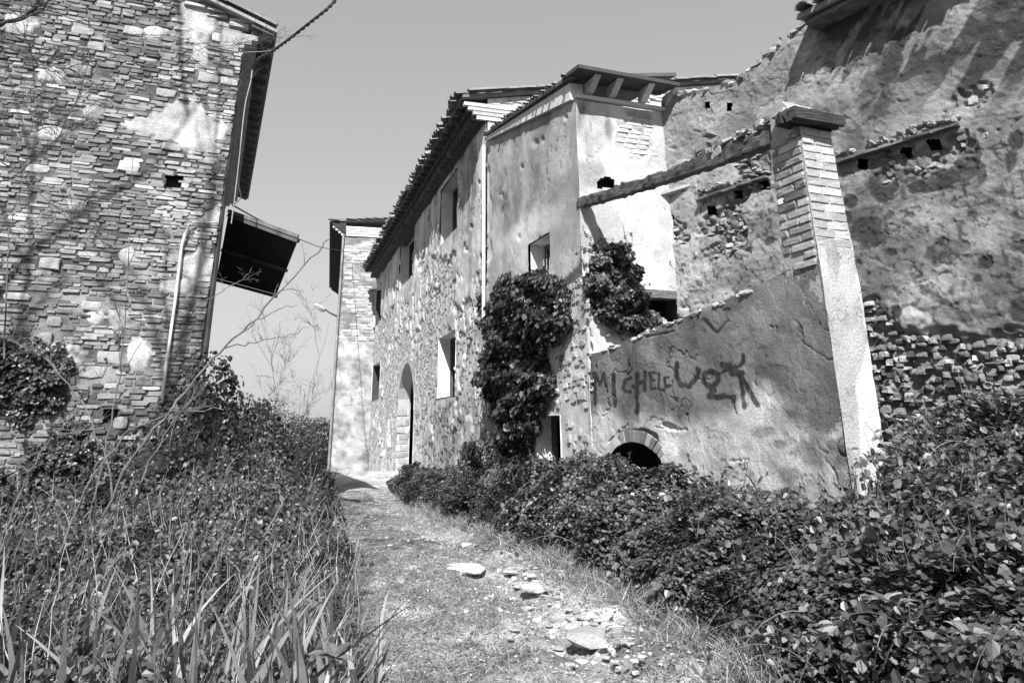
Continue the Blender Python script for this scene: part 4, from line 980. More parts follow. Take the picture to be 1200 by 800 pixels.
while z < zP - .02:
    uw = float(np.interp(z, [z_b0, zP], [uPb, uPi])); u = 0
    lens = [.25, .12, .25] if r_ % 2 else [.12, .25, .25]
    for l in lens:
        if u + .05 < uw:
            w_ = min(l, uw - u); S.append((u + w_ / 2, z + .033 + RNG.normal() * .003, w_ - .012, .055))
        u += l
    z += .068; r_ += 1
S = np.array(S); px_, py_ = proj(PL_GW.P(S[:, 0], S[:, 1])); keep = (py_ < 300) | ((px_ > 940) & (py_ < 316))
S = S[keep]
masonry(PL_GW, S, (.008, .022), lambda u, z, a, b: RNG.uniform(.2, .38, len(u)), M_BRICK, pi_, 'brick', nsep=120, jit=.09, dome=.1, sq=.93, mat_sep=None)
# timber piece across the pillar head with loose bricks
tt_ = thing('timber_stub', 'rotten dark timber stub lying across the top of the brick pillar', 'timber', tuple(PL_PF.P(0, zP)))
a = PL_PF.P(.17, zP + .055, .03); b = PL_PF.P(float(pw(zP)) - .03, zP + .055, .06)
m_ = MB()
for j in range(5): m_.obox(a + PL_PF.n * (-.04 * j + .05) + [0, 0, RNG.normal() * .016] - PL_PF.e * RNG.uniform(0, .05), b + PL_PF.n * (-.04 * j + .05) + [0, 0, RNG.normal() * .016] + PL_PF.e * RNG.uniform(-.03, .06), .04, .085 + RNG.uniform(-.015, .015), .05, .02)
m_.part('timber', M_WOOD, tt_)
for j, (u, d, zz_) in enumerate([(-.04, -.05, .11), (-.12, -.06, .115), (.06, -.08, .12), (-.08, -.12, .16)]):
    m_ = MB(); m_.wbox(PL_PF, u - .06, u + .05, zP + zz_, zP + zz_ + .05, d - .1, d + .04, RNG.uniform(.3, .5), .02)
    m_.solo('loose_brick', 'broken brick lying loose on the timber at the pillar head', 'brick', M_BRICK, group='loose bricks on the pillar head')
# plaster remnant left of the head
m_ = MB(); q = [PL_GW.hit(*p) for p in ((906, 168), (903, 132), (917, 119), (926, 128), (935, 160))]
m_.add([PL_GW.P(u, z, d) for d in (-.16, .012) for (u, z) in q], [(0, 1, 2, 3, 4), (9, 8, 7, 6, 5)] + [(i, i + 5, (i + 1) % 5 + 5, (i + 1) % 5) for i in range(5)], .36); m_.part('render_remnant', M_PLASTER, pi_)
m_ = MB(); q = [PL_GW.hit(*p) for p in ((926, 128), (925, 122), (938, 124), (937, 137), (922, 139))]
m_.add([PL_GW.P(u, z, d) for d in (-.10, .03) for (u, z) in q], [(0, 1, 2, 3, 4), (9, 8, 7, 6, 5)] + [(i, i + 5, (i + 1) % 5 + 5, (i + 1) % 5) for i in range(5)], .75); m_.part('mortar_lump', M_PLASTER, pi_)
# ================================================================ BEAMS
def rough_beam(name, label, pa, pb, w_, h_, tone, n=14, sag=.03, amp=.012):
    V = []; Fs = []; k = 8; d = (pb - pa); d /= np.linalg.norm(d); sd = np.cross(d, (0, 0, 1)); sd /= np.linalg.norm(sd); up = np.cross(sd, d)
    sh = [(-1, -1), (0, -1.05), (1, -1), (1.05, 0), (1, 1), (0, 1.08), (-1, 1), (-1.05, 0)]
    for i in range(n + 1):
        t = i / n; c = pa * (1 - t) + pb * t - np.array([0, 0, 1]) * sag * math.sin(math.pi * t)
        for j, (x, y) in enumerate(sh): V.append(c + sd * (x * w_ / 2 + RNG.normal() * amp * .7) + up * (y * h_ / 2 + RNG.normal() * amp * (1.4 if y > 0 else .5)))
    Fs = [(i * k + j, i * k + (j + 1) % k, (i + 1) * k + (j + 1) % k, (i + 1) * k + j) for i in range(n) for j in range(k)] + [tuple(range(k))[::-1], tuple(n * k + j for j in range(k))]
    m_ = MB(); m_.add(V, Fs, tone); return m_.solo(name, label, 'beam', M_WOOD)
pa = PL_BS.P(PL_BS.hit(679, 238)[0], PL_BS.hit(679, 238)[1], -.02); u_, z_ = PL_GW.hit(908, 158); pb = PL_GW.P(u_ - .03, z_, -.08)
rough_beam('roof_beam', 'long sagging weathered beam running from the block corner to the brick pillar', pa, pb, .12, .112, .09, n=64, amp=.010)
u1_, z1_ = PL_GW.hit(816, 190); u2_, z2_ = PL_GW.hit(904, 147)
rough_beam('short_beam', 'short dark timber resting above the long beam beside the pillar', PL_GW.P(u1_, z1_, -.06), PL_GW.P(u2_, z2_, -.09), .12, .07, .07, n=12, sag=0)
for i in range(26):
    t = (i + RNG.random()) / 26; p = PL_GW.P(u1_ + (u2_ - u1_) * t, z1_ + (z2_ - z1_) * t + .05 + RNG.uniform(0, .035), RNG.uniform(-.13, -.02))
    m_ = MB(); s_ = RNG.uniform(.03, .07); dv = RNG.normal(size=3) * [1, 1, .2]; dv /= np.linalg.norm(dv); m_.obox(p - dv * s_, p + dv * s_, s_, s_ * .7, RNG.uniform(.22, .5), .02)
    m_.solo('rubble', 'small piece of rubble left lying on the short timber by the pillar', 'rubble', M_STONE, group='rubble on the short timber')
for (x, y, s_, tn) in [(818, 172, .05, .2), (824, 155, .035, .2), (812, 178, .05, .25)]:
    u, z = PL_GW.hit(x, y); m_ = MB(); m_.wbox(PL_GW, u - s_, u + s_, z - s_, z + s_ * .6, -.12, -.02, tn, .03)
    m_.solo('broken_tile', 'dark broken tile fragment perched at the far end of the short timber', 'tile fragment', M_TILE, group='tile fragments on the beam')
m_ = MB(); u, z = PL_GW.hit(838, 178); m_.wbox(PL_GW, u - .07, u + .05, z - .06, z + .07, -.12, -.0, .42, .02); m_.solo('mortar_block', 'pale crumbling mortar block wedged between the two beams', 'mortar block', M_STONE)

# ================================================================ FOLIAGE
def leafmesh(P, Nrm, size, rng, kind='round', droop=.25, spread=.9):
    N = len(P); Nn = Nrm + rng.normal(0, spread * .5, (N, 3)); Nn /= np.linalg.norm(Nn, axis=1)[:, None]
    d = rng.normal(size=(N, 3)); d[:, 2] -= droop; d -= Nn * (d * Nn).sum(1)[:, None]; d /= np.linalg.norm(d, axis=1)[:, None] + 1e-9
    s = np.cross(Nn, d)
    if kind == 'round': sh = [(0, 0, 0), (.28, -.36, .10), (.72, -.30, .06), (1, 0, -.08), (.72, .30, .06), (.28, .36, .10)]; Fq = [(0, 1, 2, 3), (0, 3, 4, 5)]
    elif kind == 'ivy': sh = [(0, 0, 0), (.1, -.42, .08), (.62, -.36, .02), (1, 0, -.1), (.62, .36, .02), (.1, .42, .08)]; Fq = [(0, 1, 2, 3), (0, 3, 4, 5)]
    else: sh = [(0, 0, 0), (.45, -.25, .06), (1, 0, -.06), (.45, .25, .06)]; Fq = [(0, 1, 2), (0, 2, 3)]
    k = len(sh); V = np.zeros((N, k, 3))
    for j, (a, b, c) in enumerate(sh): V[:, j] = P + (d * a + s * b + Nn * c) * size[:, None]
    off = (np.arange(N) * k)[:, None, None]
    return V.reshape(-1, 3), (np.array(Fq)[None] + off).reshape(-1, len(Fq[0])), k
def foliage(name, P, Nrm, size, tone, parent=None, kind='round', m=None, nsep=0, spread=.9, droop=.25, label=None, sepname='leaf'):
    rng = RNG; ax, ay = proj(P); fdist = (P - EYE) @ FW
    vis = (ax > -60) & (ax < 1260) & (ay > -60) & (ay < 880) & (fdist > .3)
    P, Nrm, size, tone = P[vis], Nrm[vis], size[vis], tone[vis]
    pxs = size / fdist[vis] * F
    V, Fq, k = leafmesh(P, Nrm, size, rng, kind, droop, spread)
    T = np.repeat(tone, k)
    if nsep:
        onscr = (proj(P)[0] > 5) & (proj(P)[0] < 1195) & (proj(P)[1] < 795)
        idx = np.argsort(-pxs * onscr)[:nsep]; m_ = np.ones(len(P), bool); m_[idx] = False
        V3 = V.reshape(-1, k, 3); Fl = Fq.reshape(len(P), -1, Fq.shape[1])
        base = Fl[0] - Fl[0].min()
        for i in idx: part(sepname, V3[i], base, m or M_LEAFP, parent, tone[i])
        sel = np.where(m_)[0]; V = V3[sel].reshape(-1, 3); T = np.repeat(tone[sel], k)
        Fq = (base[None] + (np.arange(len(sel)) * k)[:, None, None]).reshape(-1, Fq.shape[1])
    if parent is not None: return part(name, V, Fq, m or M_LEAF, parent, T, kind='stuff', label=label)
    return V, Fq, T
def leaf_tone(n, lo=.05, hi=.16, bright=.06):
    t = RNG.uniform(lo, hi, n); b = RNG.random(n) < bright; t[b] = RNG.uniform(.16, .36, b.sum()); return t
class Sheet:
    """bilinear surface through control points (columns x rows)"""
    def __init__(s, C): s.C = np.array(C, float)
    def at(s, a, b):
        C = s.C; nc, nr = C.shape[:2]; x = a * (nc - 1); y = b * (nr - 1); i = np.clip(x.astype(int), 0, nc - 2); j = np.clip(y.astype(int), 0, nr - 2)
        fx = (x - i)[:, None]; fy = (y - j)[:, None]
        return (C[i, j] * (1 - fx) + C[i + 1, j] * fx) * (1 - fy) + (C[i, j + 1] * (1 - fx) + C[i + 1, j + 1] * fx) * fy
    def frame(s, a, b):
        e = 1e-3; P = s.at(a, b); du = s.at(np.clip(a + e, 0, 1), b) - s.at(np.clip(a - e, 0, 1), b); dv = s.at(a, np.clip(b + e, 0, 1)) - s.at(a, np.clip(b - e, 0, 1))
        n = np.cross(du, dv); n /= np.linalg.norm(n, axis=1)[:, None] + 1e-12; t = (n * (EYE - P)).sum(1) < 0; n[t] *= -1; return P, n
    def sample(s, n):     # area weighted
        a = RNG.random(n * 3); b = RNG.random(n * 3); e = 1e-3
        du = s.at(np.clip(a + e, 0, 1), b) - s.at(a, b); dv = s.at(a, np.clip(b + e, 0, 1)) - s.at(a, b); w_ = np.linalg.norm(np.cross(du, dv), axis=1)
        k = RNG.choice(n * 3, n, p=w_ / w_.sum()); return a[k], b[k]
def G(x, y, z=0.0): return list(ground_at(x, y, z))
def A(x, y, Y): return list(at(x, y, Y))
hedge = Sheet([
    [A(455, 572, 15.2), A(462, 562, 16.0), A(470, 553, 17.0), A(476, 552, 18.6)],
    [G(480, 592), A(490, 570, 12.9), A(498, 556, 14.0), A(505, 552, 15.6)],
    [G(560, 622), A(562, 590, 9.7), A(566, 560, 10.6), A(572, 540, 11.7)],
    [G(640, 655), A(640, 610, 7.7), A(640, 570, 8.5), A(642, 540, 9.9)],
    [G(700, 688), A(708, 630, 6.4), A(715, 572, 7.2), A(722, 547, 7.9)],
    [G(800, 748), A(808, 680, 5.0), A(816, 608, 5.6), A(822, 560, 6.3)],
    [G(900, 802), A(915, 735, 4.0), A(935, 655, 4.5), A(955, 598, 5.2)],
    [A(965, 850, 3.6), A(985, 745, 3.6), A(1000, 650, 4.1), A(1018, 572, 4.75)],
    [A(1010, 905, 3.1), A(1040, 760, 3.2), A(1060, 620, 3.9), A(1065, 482, 5.3)],
    [A(1090, 960, 2.7), A(1120, 790, 2.8), A(1130, 640, 3.5), A(1130, 470, 5.0)],
    [A(1250, 1000, 2.3), A(1250, 800, 2.4), A(1250, 650, 3.0), A(1250, 482, 4.6)]])
th1 = thing('ivy_thicket', 'dense leafy ivy and bramble thicket filling the bank below the graffiti wall at right', 'thicket', tuple(G(860, 770)))
a, b = hedge.sample(125000); P, Nn = hedge.frame(a, b)
lump = (fbm(P[:, 0] * 2.6 + P[:, 2], P[:, 1] * 2.6 + P[:, 2] * 2, 4, 120) - .5) * .6
off = lump - np.abs(RNG.normal(0, .10, len(P))) + .06
P = P + Nn * off[:, None] * np.clip((P[:, 1] / 8), .55, 1)[:, None]
cl = np.stack([fbm(P[:, 0] * 3, P[:, 1] * 3 + P[:, 2], 2, 180 + i) - .5 for i in range(3)], 1)
Nn = Nn * .8 + np.array([0, -.2, .7]) + cl * 3.2
gap = fbm(P[:, 0] * 4.2, P[:, 1] * 4.2 + P[:, 2] * 4, 3, 190); kk = (gap > .40) | (RNG.random(len(P)) < .25); P, Nn, lump = P[kk], Nn[kk], lump[kk]
tn = leaf_tone(len(P), .015, .15, .06) * (.6 + .9 * fbm(P[:, 0] * 3.2, P[:, 1] * 3.2 + P[:, 2] * 3, 3, 122))
sz_ = RNG.uniform(.015, .036, len(P)) * np.where(RNG.random(len(P)) < .06, 1.7, 1) * (.35 + 1.4 * fbm(P[:, 0] * 2.2, P[:, 1] * 2.2 + P[:, 2], 3, 121))
foliage('foliage', P, Nn, sz_, np.clip(tn, .02, .5), th1, 'ivy', nsep=280)
aa, bb = np.meshgrid(np.linspace(0, 1, 150), np.linspace(0, 1, 40)); Q, Qn = hedge.frame(aa.ravel(), bb.ravel())
ql = (fbm(Q[:, 0] * 2.6 + Q[:, 2], Q[:, 1] * 2.6 + Q[:, 2] * 2, 4, 120) - .5) * .6
Q = Q + Qn * ((ql - .16) * np.clip(Q[:, 1] / 8, .55, 1))[:, None]; I = np.arange(6000).reshape(40, 150)
part('bank_earth', Q, np.stack([I[:-1, :-1].ravel(), I[:-1, 1:].ravel(), I[1:, 1:].ravel(), I[1:, :-1].ravel()], 1), M_GROUND, None, .03, kind='structure', smooth=True)
# sprays of shoots rising from the thicket, against the wall
def shoots(parent, starts, hgt, nleaf, lsize, r=.004, kind='round', tone=(.06, .2), bend=.25, name='stem', fol='foliage', nsep=0):
    m_ = MB(); LP = []; LN = []
    for s_ in starts:
        h = RNG.uniform(*hgt); d = np.array([RNG.normal() * bend, RNG.normal() * bend, 1.0]); pts = [np.array(s_)]
        for i in range(5): d = d + RNG.normal(0, .12, 3); d /= np.linalg.norm(d); pts.append(pts[-1] + d * h / 5)
        m_.tube(pts, r, r * .4, k=4, tone=.12)
        for i in range(nleaf):
            t = RNG.uniform(.15, 1) * 5; j = min(int(t), 4); LP.append(pts[j] + (pts[j + 1] - pts[j]) * (t - j)); LN.append([RNG.normal() * .5, -.5, .8])
    m_.part(name, M_BARK, parent, kind='stuff')
    LP = np.array(LP); foliage(fol, LP, np.array(LN), RNG.uniform(*lsize, len(LP)), RNG.uniform(*tone, len(LP)), parent, kind, nsep=nsep, spread=1.2)
st = []
for i in range(260):
    a = RNG.uniform(.1, 1.0); q = hedge.at(np.array([a]), np.array([RNG.uniform(.55, 1)]))[0]; st.append(q - [0, 0, .12])
shoots(th1, st, (.18, .42), 9, (.025, .06))
# long arching canes and grass among the ivy
m_ = MB(); LP = []; LN = []
for i in range(130):
    q = hedge.at(np.array([RNG.uniform(.2, 1)]), np.array([RNG.uniform(.15, .95)]))[0]; d = np.array([RNG.normal(), -abs(RNG.normal()) * .5, 1.1]); pts = [q - [0, 0, .05]]; L = RNG.uniform(.3, .9)
    for k in range(9): d = d / np.linalg.norm(d) + [0, -.03, -.22]; pts.append(pts[-1] + d / np.linalg.norm(d) * L / 9)
    m_.tube(pts, .003, .0012, k=4, tone=RNG.uniform(.04, .2))
    for k in range(10): t = RNG.uniform(.1, .98) * 9; j = int(t); LP.append(pts[j] + (pts[j + 1] - pts[j]) * (t - j)); LN.append([RNG.normal() * .4, -.5, .8])
m_.part('bramble_cane', M_BARK, th1, kind='stuff')
LP = np.array(LP); foliage('bramble_leaves', LP, np.array(LN), RNG.uniform(.02, .06, len(LP)), RNG.uniform(.05, .3, len(LP)), th1, 'round', spread=1.3)
# climbing ivy on the facade and block
def wall_sheet(pl_pts):
    return Sheet(pl_pts)
def climb(label, outline_fn, region, n, hang, parent_loc, lsize, group=None, planes=None, thick=.16, seed=0, cat='ivy', nsep=0):
    tvy = thing('climbing_ivy', label, cat, parent_loc)
    x0, y0, x1, y1 = region; px = RNG.uniform(x0, x1, n * 4); py = RNG.uniform(y0, y1, n * 4)
    w_ = outline_fn(px, py) + 1.5 * (fbm(px / 12, py / 12, 4, seed) - .5) ; k = w_ > .5; px, py, w_ = px[k][:n], py[k][:n], w_[k][:n]
    P = []; Nn = []
    for x, y, q in zip(px, py, w_):
        pl = planes(x, y); u, z = pl.hit(x, y); d = thick * min(1, max(.1, (q - .45) * 1.6)) * (.1 + 1.3 * float(fbm(x / 16, y / 16, 3, seed + 5))) - abs(RNG.normal() * .04)
        P.append(pl.P(u, z, max(.01, d) + hang)); Nn.append(pl.n)
    P = np.array(P); Nn = np.array(Nn) + [0, 0, .45]
    lt = leaf_tone(len(P), .02, .15, .06) * (.4 + 1.1 * vnoise(px / 11, py / 11, seed + 9)[:len(P)])
    foliage('foliage', P, Nn, RNG.uniform(*lsize, len(P)) * RNG.choice([.6, 1, 1.15], len(P)), np.clip(lt, .015, .4), tvy, 'ivy', spread=1.1, nsep=nsep)
    m_ = MB(); edge = np.argsort(np.abs(w_ - .5))[:600]; LP = []
    for i in RNG.choice(edge, 46, replace=False):
        x, y = px[i], py[i]; pl = planes(x, y); u, z = pl.hit(x, y); a = RNG.uniform(0, 2 * math.pi); pts = [pl.P(u, z, hang + .01)]; uu, zz = u, z
        for k in range(5): a += RNG.normal() * .5; uu += math.cos(a) * .05; zz += math.sin(a) * .05 + .01; pts.append(pl.P(uu, zz, hang + .01)); LP.append(pts[-1]) if RNG.random() < .7 else None
        m_.tube(pts, .004, .002, k=4, tone=.12)
    m_.part('shoot', M_BARK, tvy, kind='stuff'); LP = np.array(LP)
    foliage('shoot_leaves', LP, np.tile(planes(px[0], py[0]).n, (len(LP), 1)), RNG.uniform(lsize[0] * .5, lsize[0], len(LP)), RNG.uniform(.04, .15, len(LP)), tvy, 'ivy', spread=.6)
    return tvy
def out_A(x, y):
    return np.maximum.reduce([blob(x, y, 620, 372, 46, 50, -10, 0, .35), blob(x, y, 640, 345, 30, 26, 0, 0, .35), blob(x, y, 608, 440, 40, 55, 0, 0, .35), blob(x, y, 612, 500, 22, 36, 0, 0, .3), blob(x, y, 575, 525, 22, 9, -40, 0, .4), blob(x, y, 656, 365, 15, 30, 0, 0, .4)])
iv = climb('tall mass of climbing ivy hanging down the joint between long facade and block', out_A, (540, 305, 690, 550), 13000, .02, tuple(PL_BS.P(uB * .6, 0)), (.05, .09), planes=lambda x, y: PL_BS if x > 572 else PL_FAC, thick=.38, seed=130)
m_ = MB()
for i in range(9):
    x = RNG.uniform(595, 625); pts = [PL_BS.P(*PL_BS.hit(x + RNG.normal() * 6 + (i - 4) * 3 * t, 545 - 190 * t), .05) for t in np.linspace(0, 1, 8)]; m_.tube(pts, .018, .006, k=5, tone=.15)
m_.part('stem', M_BARK, iv)
def out_B(x, y): return np.maximum.reduce([blob(x, y, 712, 322, 27, 30, 0, 0, .35), blob(x, y, 722, 358, 27, 26, 20, 0, .35), blob(x, y, 745, 378, 22, 14, 10, 0, .35), blob(x, y, 700, 340, 14, 24, 0, 0, .4)])
iv2 = climb('bushy ivy clump growing at the block corner above the parapet left end', out_B, (675, 280, 800, 400), 6500, .03, tuple(PL_BF.P(-.2, 2.2)), (.04, .07), planes=lambda x, y: PL_BF, thick=.42, seed=140)
m_ = MB()
for i in range(7): m_.tube([PL_BF.P(*PL_BF.hit(720 + RNG.normal() * 12 + t * (i - 3) * 4, 395 - 90 * t), .08) for t in np.linspace(0, 1, 6)], .012, .004, k=5, tone=.15)
m_.part('stem', M_BARK, iv2)
def out_C(x, y): return np.maximum(np.maximum(blob(x, y, 24, 446, 56, 50, 10, .2, .5), blob(x, y, 15, 590, 60, 36, 0, .3, .6)), blob(x, y, 78, 548, 42, 52, 0, .2, .6))
iv3 = climb('dark matted ivy patch on the lower left of the stone gable', out_C, (-20, 380, 140, 640), 8500, .02, tuple(PL_LG.P(2, 0)), (.03, .06), planes=lambda x, y: PL_LG, thick=.16, seed=150)
# ledge tufts on the broken wall head
tf = thing('wall_weed', 'small leafy weeds rooted along the broken head of the tall wall', 'weed', tuple(PL_BW.P(-.8, bw_top(np.array([-.8]))[0])))
shoots(tf, [PL_BW.P(u, bw_top(np.array([u]))[0] - .02, RNG.uniform(-.3, 0)) for u in RNG.uniform(th_[0, 0], th_[4, 0] + .1, 60)], (.05, .16), 7, (.02, .045), r=.002)

# ---------------- left bank
def vegL(X, Y):
    le = left_edge(Y)
    s_ = sst(-.05, .7, le - X)
    h = (.09 + .26 * (fbm(X * 1.8, Y * 1.8, 3, 160) - .3)) * s_
    for (x, y, rx, ry, hh) in [(-5.2, 7.4, 1.2, .5, .22), (-3.5, 8.7, .55, .6, 1.35), (-3.6, 7.9, .5, .6, .7), (-3.0, 9.6, .55, .9, 1.05), (-3.0, 11.0, .6, 1.1, .25), (-3.9, 14, 1.0, 2.0, .12), (-2.4, 6.9, .7, 1.2, .34), (-4.6, 17.0, .8, 1.6, .2), (-2.45, 9, .5, 1.5, .25)]:
        h = h + hh * np.exp(-((X - x) / rx) ** 2 - ((Y - y) / ry) ** 2)
    return h
th2 = thing('bramble_bank', 'tangled bramble and ivy bank spilling down from the left house to the path edge', 'brambles', (-2.6, 7.5, 0))
def scatterL(n, ymax=19.0):
    Y = 2.6 * (ymax / 2.6) ** RNG.random(n * 2); X = left_edge(Y) - RNG.random(n * 2) ** 1.1 * np.interp(Y, [2.6, 8, 9, 19], [2.2, 4.2, 2.4, 3.4]) + .12
    ax = proj(np.stack([X, Y, X * 0 + .4], 1))[0]; k = (ax > -40); k &= ~((Y > 8.9) & (X < -3.75 + .0 * Y) & (Y < 13)); return X[k][:n], Y[k][:n]
X, Y = scatterL(100000); vh = vegL(X, Y); e = .03
dx = (vegL(X + e, Y) - vegL(X - e, Y)) / (2 * e); dy = (vegL(X, Y + e) - vegL(X, Y - e)) / (2 * e)
Nn = np.stack([-dx, -dy, np.ones_like(dx)], 1); Nn /= np.linalg.norm(Nn, axis=1)[:, None]
P = np.stack([X, Y, ground_h(X, Y) + vh * (1 - .35 * RNG.random(len(X)) ** 2) + RNG.normal(0, .05, len(X))], 1)
cl = np.stack([fbm(P[:, 0] * 3, P[:, 1] * 2, 2, 280 + i) - .5 for i in range(3)], 1)
gap = fbm(P[:, 0] * 3.6, P[:, 1] * 2.6, 3, 290); kk = (gap > .42) | (RNG.random(len(P)) < .15); P, Nn, cl, Y, X = P[kk], Nn[kk], cl[kk], Y[kk], X[kk]
foliage('foliage', P, Nn + [0, -.3, .2] + cl * 3.2, RNG.uniform(.012, .05, len(P)) * (.3 + 1.4 * fbm(P[:, 0] * 2, P[:, 1] * 2, 3, 291)) * np.clip(P[:, 1] / 6, .7, 1.25), leaf_tone(len(P), .015, .13, .05) * (.5 + .9 * fbm(P[:, 0] * 2.4, P[:, 1] * 2.4, 3, 191)), th2, 'ivy', nsep=200)
gxx, gyy = np.meshgrid(np.linspace(-7, 0, 120), np.geomspace(2.4, 20, 160)); bz = ground_h(gxx, gyy) + vegL(gxx, gyy) * .72 - .03 - .3 * (gxx > left_edge(gyy) - .05)
I = np.arange(120 * 160).reshape(160, 120)
part('bank_earth', np.stack([gxx, gyy, bz], -1).reshape(-1, 3), np.stack([I[:-1, :-1].ravel(), I[:-1, 1:].ravel(), I[1:, 1:].ravel(), I[1:, :-1].ravel()], 1), M_GROUND, None, .03, kind='structure', smooth=True)
st = []
X, Y = scatterL(420); 
for x, y in zip(X, Y): st.append([x, y, ground_h(np.array(x), np.array(y)) + vegL(np.array(x), np.array(y)) * .8])
shoots(th2, st, (.2, .5), 9, (.02, .05), r=.003)

# dry dead stalks standing in the bank
X, Y = scatterL(520, 10); m_ = MB()
for x, y in zip(X, Y):
    z = float(ground_h(np.array(x), np.array(y)) + vegL(np.array(x), np.array(y)) * .6); d = np.array([RNG.normal() * .35, RNG.normal() * .3, 1.]); L = RNG.uniform(.15, .55); p = [np.array([x, y, z])]
    for k in range(4): d = d + RNG.normal(0, .15, 3); p.append(p[-1] + d / np.linalg.norm(d) * L / 4)
    m_.tube(p, .0028, .001, k=3, tone=RNG.uniform(.08, .5))
m_.part('dead_stalk', M_BARK, th2, kind='stuff')
# ---------------- grasses
def blades(P, L, W, tone, lean, rng, seg=3, fold=.0):
    N = len(P); d = np.concatenate([rng.normal(0, lean, (N, 2)), np.ones((N, 1))], 1); d /= np.linalg.norm(d, axis=1)[:, None]
    s = np.cross(d, rng.normal(size=(N, 3)) * [1, .4, .1]); s /= np.linalg.norm(s, axis=1)[:, None]
    bend = np.concatenate([rng.normal(0, 1, (N, 2)), -np.abs(rng.normal(.6, .4, (N, 1)))], 1) * (lean * .9 + .1)
    V = np.zeros((N, 2 * seg + 1, 3))
    for i in range(seg + 1):
        t = i / seg; c = P + (d * t + bend * t * t * .6) * L[:, None]
        if i < seg: ww = W * (1 - .75 * t ** 1.6) * (.7 + .6 * math.sin(math.pi * min(t + .2, 1))); V[:, 2 * i] = c - s * ww[:, None] / 2; V[:, 2 * i + 1] = c + s * ww[:, None] / 2
        else: V[:, 2 * seg] = c
    Fq = np.array([(2 * i, 2 * i + 1, 2 * i + 3, 2 * i + 2) for i in range(seg - 1)]); Ft = np.array([(2 * seg - 2, 2 * seg - 1, 2 * seg)])
    o = (np.arange(N) * (2 * seg + 1))[:, None, None]
    return V, (Fq[None] + o).reshape(-1, 4), (Ft[None] + o).reshape(-1, 3), np.repeat(tone, 2 * seg + 1), Fq, Ft
X, Y = scatterL(15000, 14); gz = ground_h(X, Y) + vegL(X, Y) * .75
dens = (fbm(X * 2, Y * 1.2, 3, 170) > .46) & (Y > 3.6); X, Y, gz = X[dens], Y[dens], gz[dens]
V, Fq, Ft, T, _, _ = blades(np.stack([X, Y, gz], 1), RNG.uniform(.08, .30, len(X)), RNG.uniform(.002, .006, len(X)), RNG.uniform(.05, .3, len(X)), .5, RNG)
solo('bank_grass', 'thin dry grass growing through the left bank', 'grass', V.reshape(-1, 3), [Fq, Ft], M_GRASS, T, kind='stuff')
n = 60000; Y = 3.2 * (18 / 3.2) ** RNG.random(n); X = left_edge(Y) - .1 + RNG.random(n) * (right_edge(Y) - left_edge(Y) + .2)
tt_ = (X - left_edge(Y)) / (right_edge(Y) - left_edge(Y)); g_ = fbm(X * 1.7, Y * 1.1, 4, 11)
keep = (g_ + .3 * (np.abs(tt_ - .5) - .2) + RNG.normal(0, .05, n) > .46 - 0.0) & (RNG.random(n) < np.interp(tt_, [0, .25, .6, .75, .9, 1], [1, .8, .5, .3, .7, 1]) * np.interp(Y, [3, 9, 13, 18], [1, 1, .5, .12]))
X, Y = X[keep], Y[keep]
V, Fq, Ft, T, _, _ = blades(np.stack([X, Y, ground_h(X, Y) - .005], 1), RNG.uniform(.02, .09, len(X)), RNG.uniform(.003, .006, len(X)), RNG.uniform(.10, .42, len(X)), .7, RNG, seg=2)
solo('path_grass', 'short trodden grass growing over the path', 'grass', V.reshape(-1, 3), [Fq, Ft], M_GRASS, T, kind='stuff')
n = 26000; Y = 3.2 * (15 / 3.2) ** RNG.random(n); X = left_edge(Y) + RNG.random(n) * (right_edge(Y) - left_edge(Y)); k = fbm(X * 2.1, Y * 1.6, 3, 175) + .25 * np.abs((X - left_edge(Y)) / (right_edge(Y) - left_edge(Y)) - .55) > .52
X, Y = X[k], Y[k]; P = np.stack([X, Y, ground_h(X, Y) + RNG.uniform(.0, .03, len(X))], 1)
V, Fq, T = foliage('x', P, np.tile([0, -.3, 1.0], (len(P), 1)), RNG.uniform(.010, .026, len(P)), RNG.uniform(.06, .26, len(P)), None, 'small')
solo('path_weeds', 'low leafy weeds creeping over the path', 'weeds', V, [Fq], M_LEAF, T, kind='stuff')
# transition fringe of taller grass along the thicket foot
Yf = 3.6 * (12 / 3.6) ** RNG.random(9000); Xf = right_edge(Yf) + RNG.normal(-.05, .14, 9000)
V, Fq, Ft, T, _, _ = blades(np.stack([Xf, Yf, ground_h(Xf, Yf)], 1), RNG.uniform(.06, .26, 9000), RNG.uniform(.003, .007, 9000), RNG.uniform(.12, .5, 9000), .5, RNG)
solo('verge_grass', 'dry grass fringe along the foot of the thicket', 'grass', V.reshape(-1, 3), [Fq, Ft], M_GRASS, T, kind='stuff')

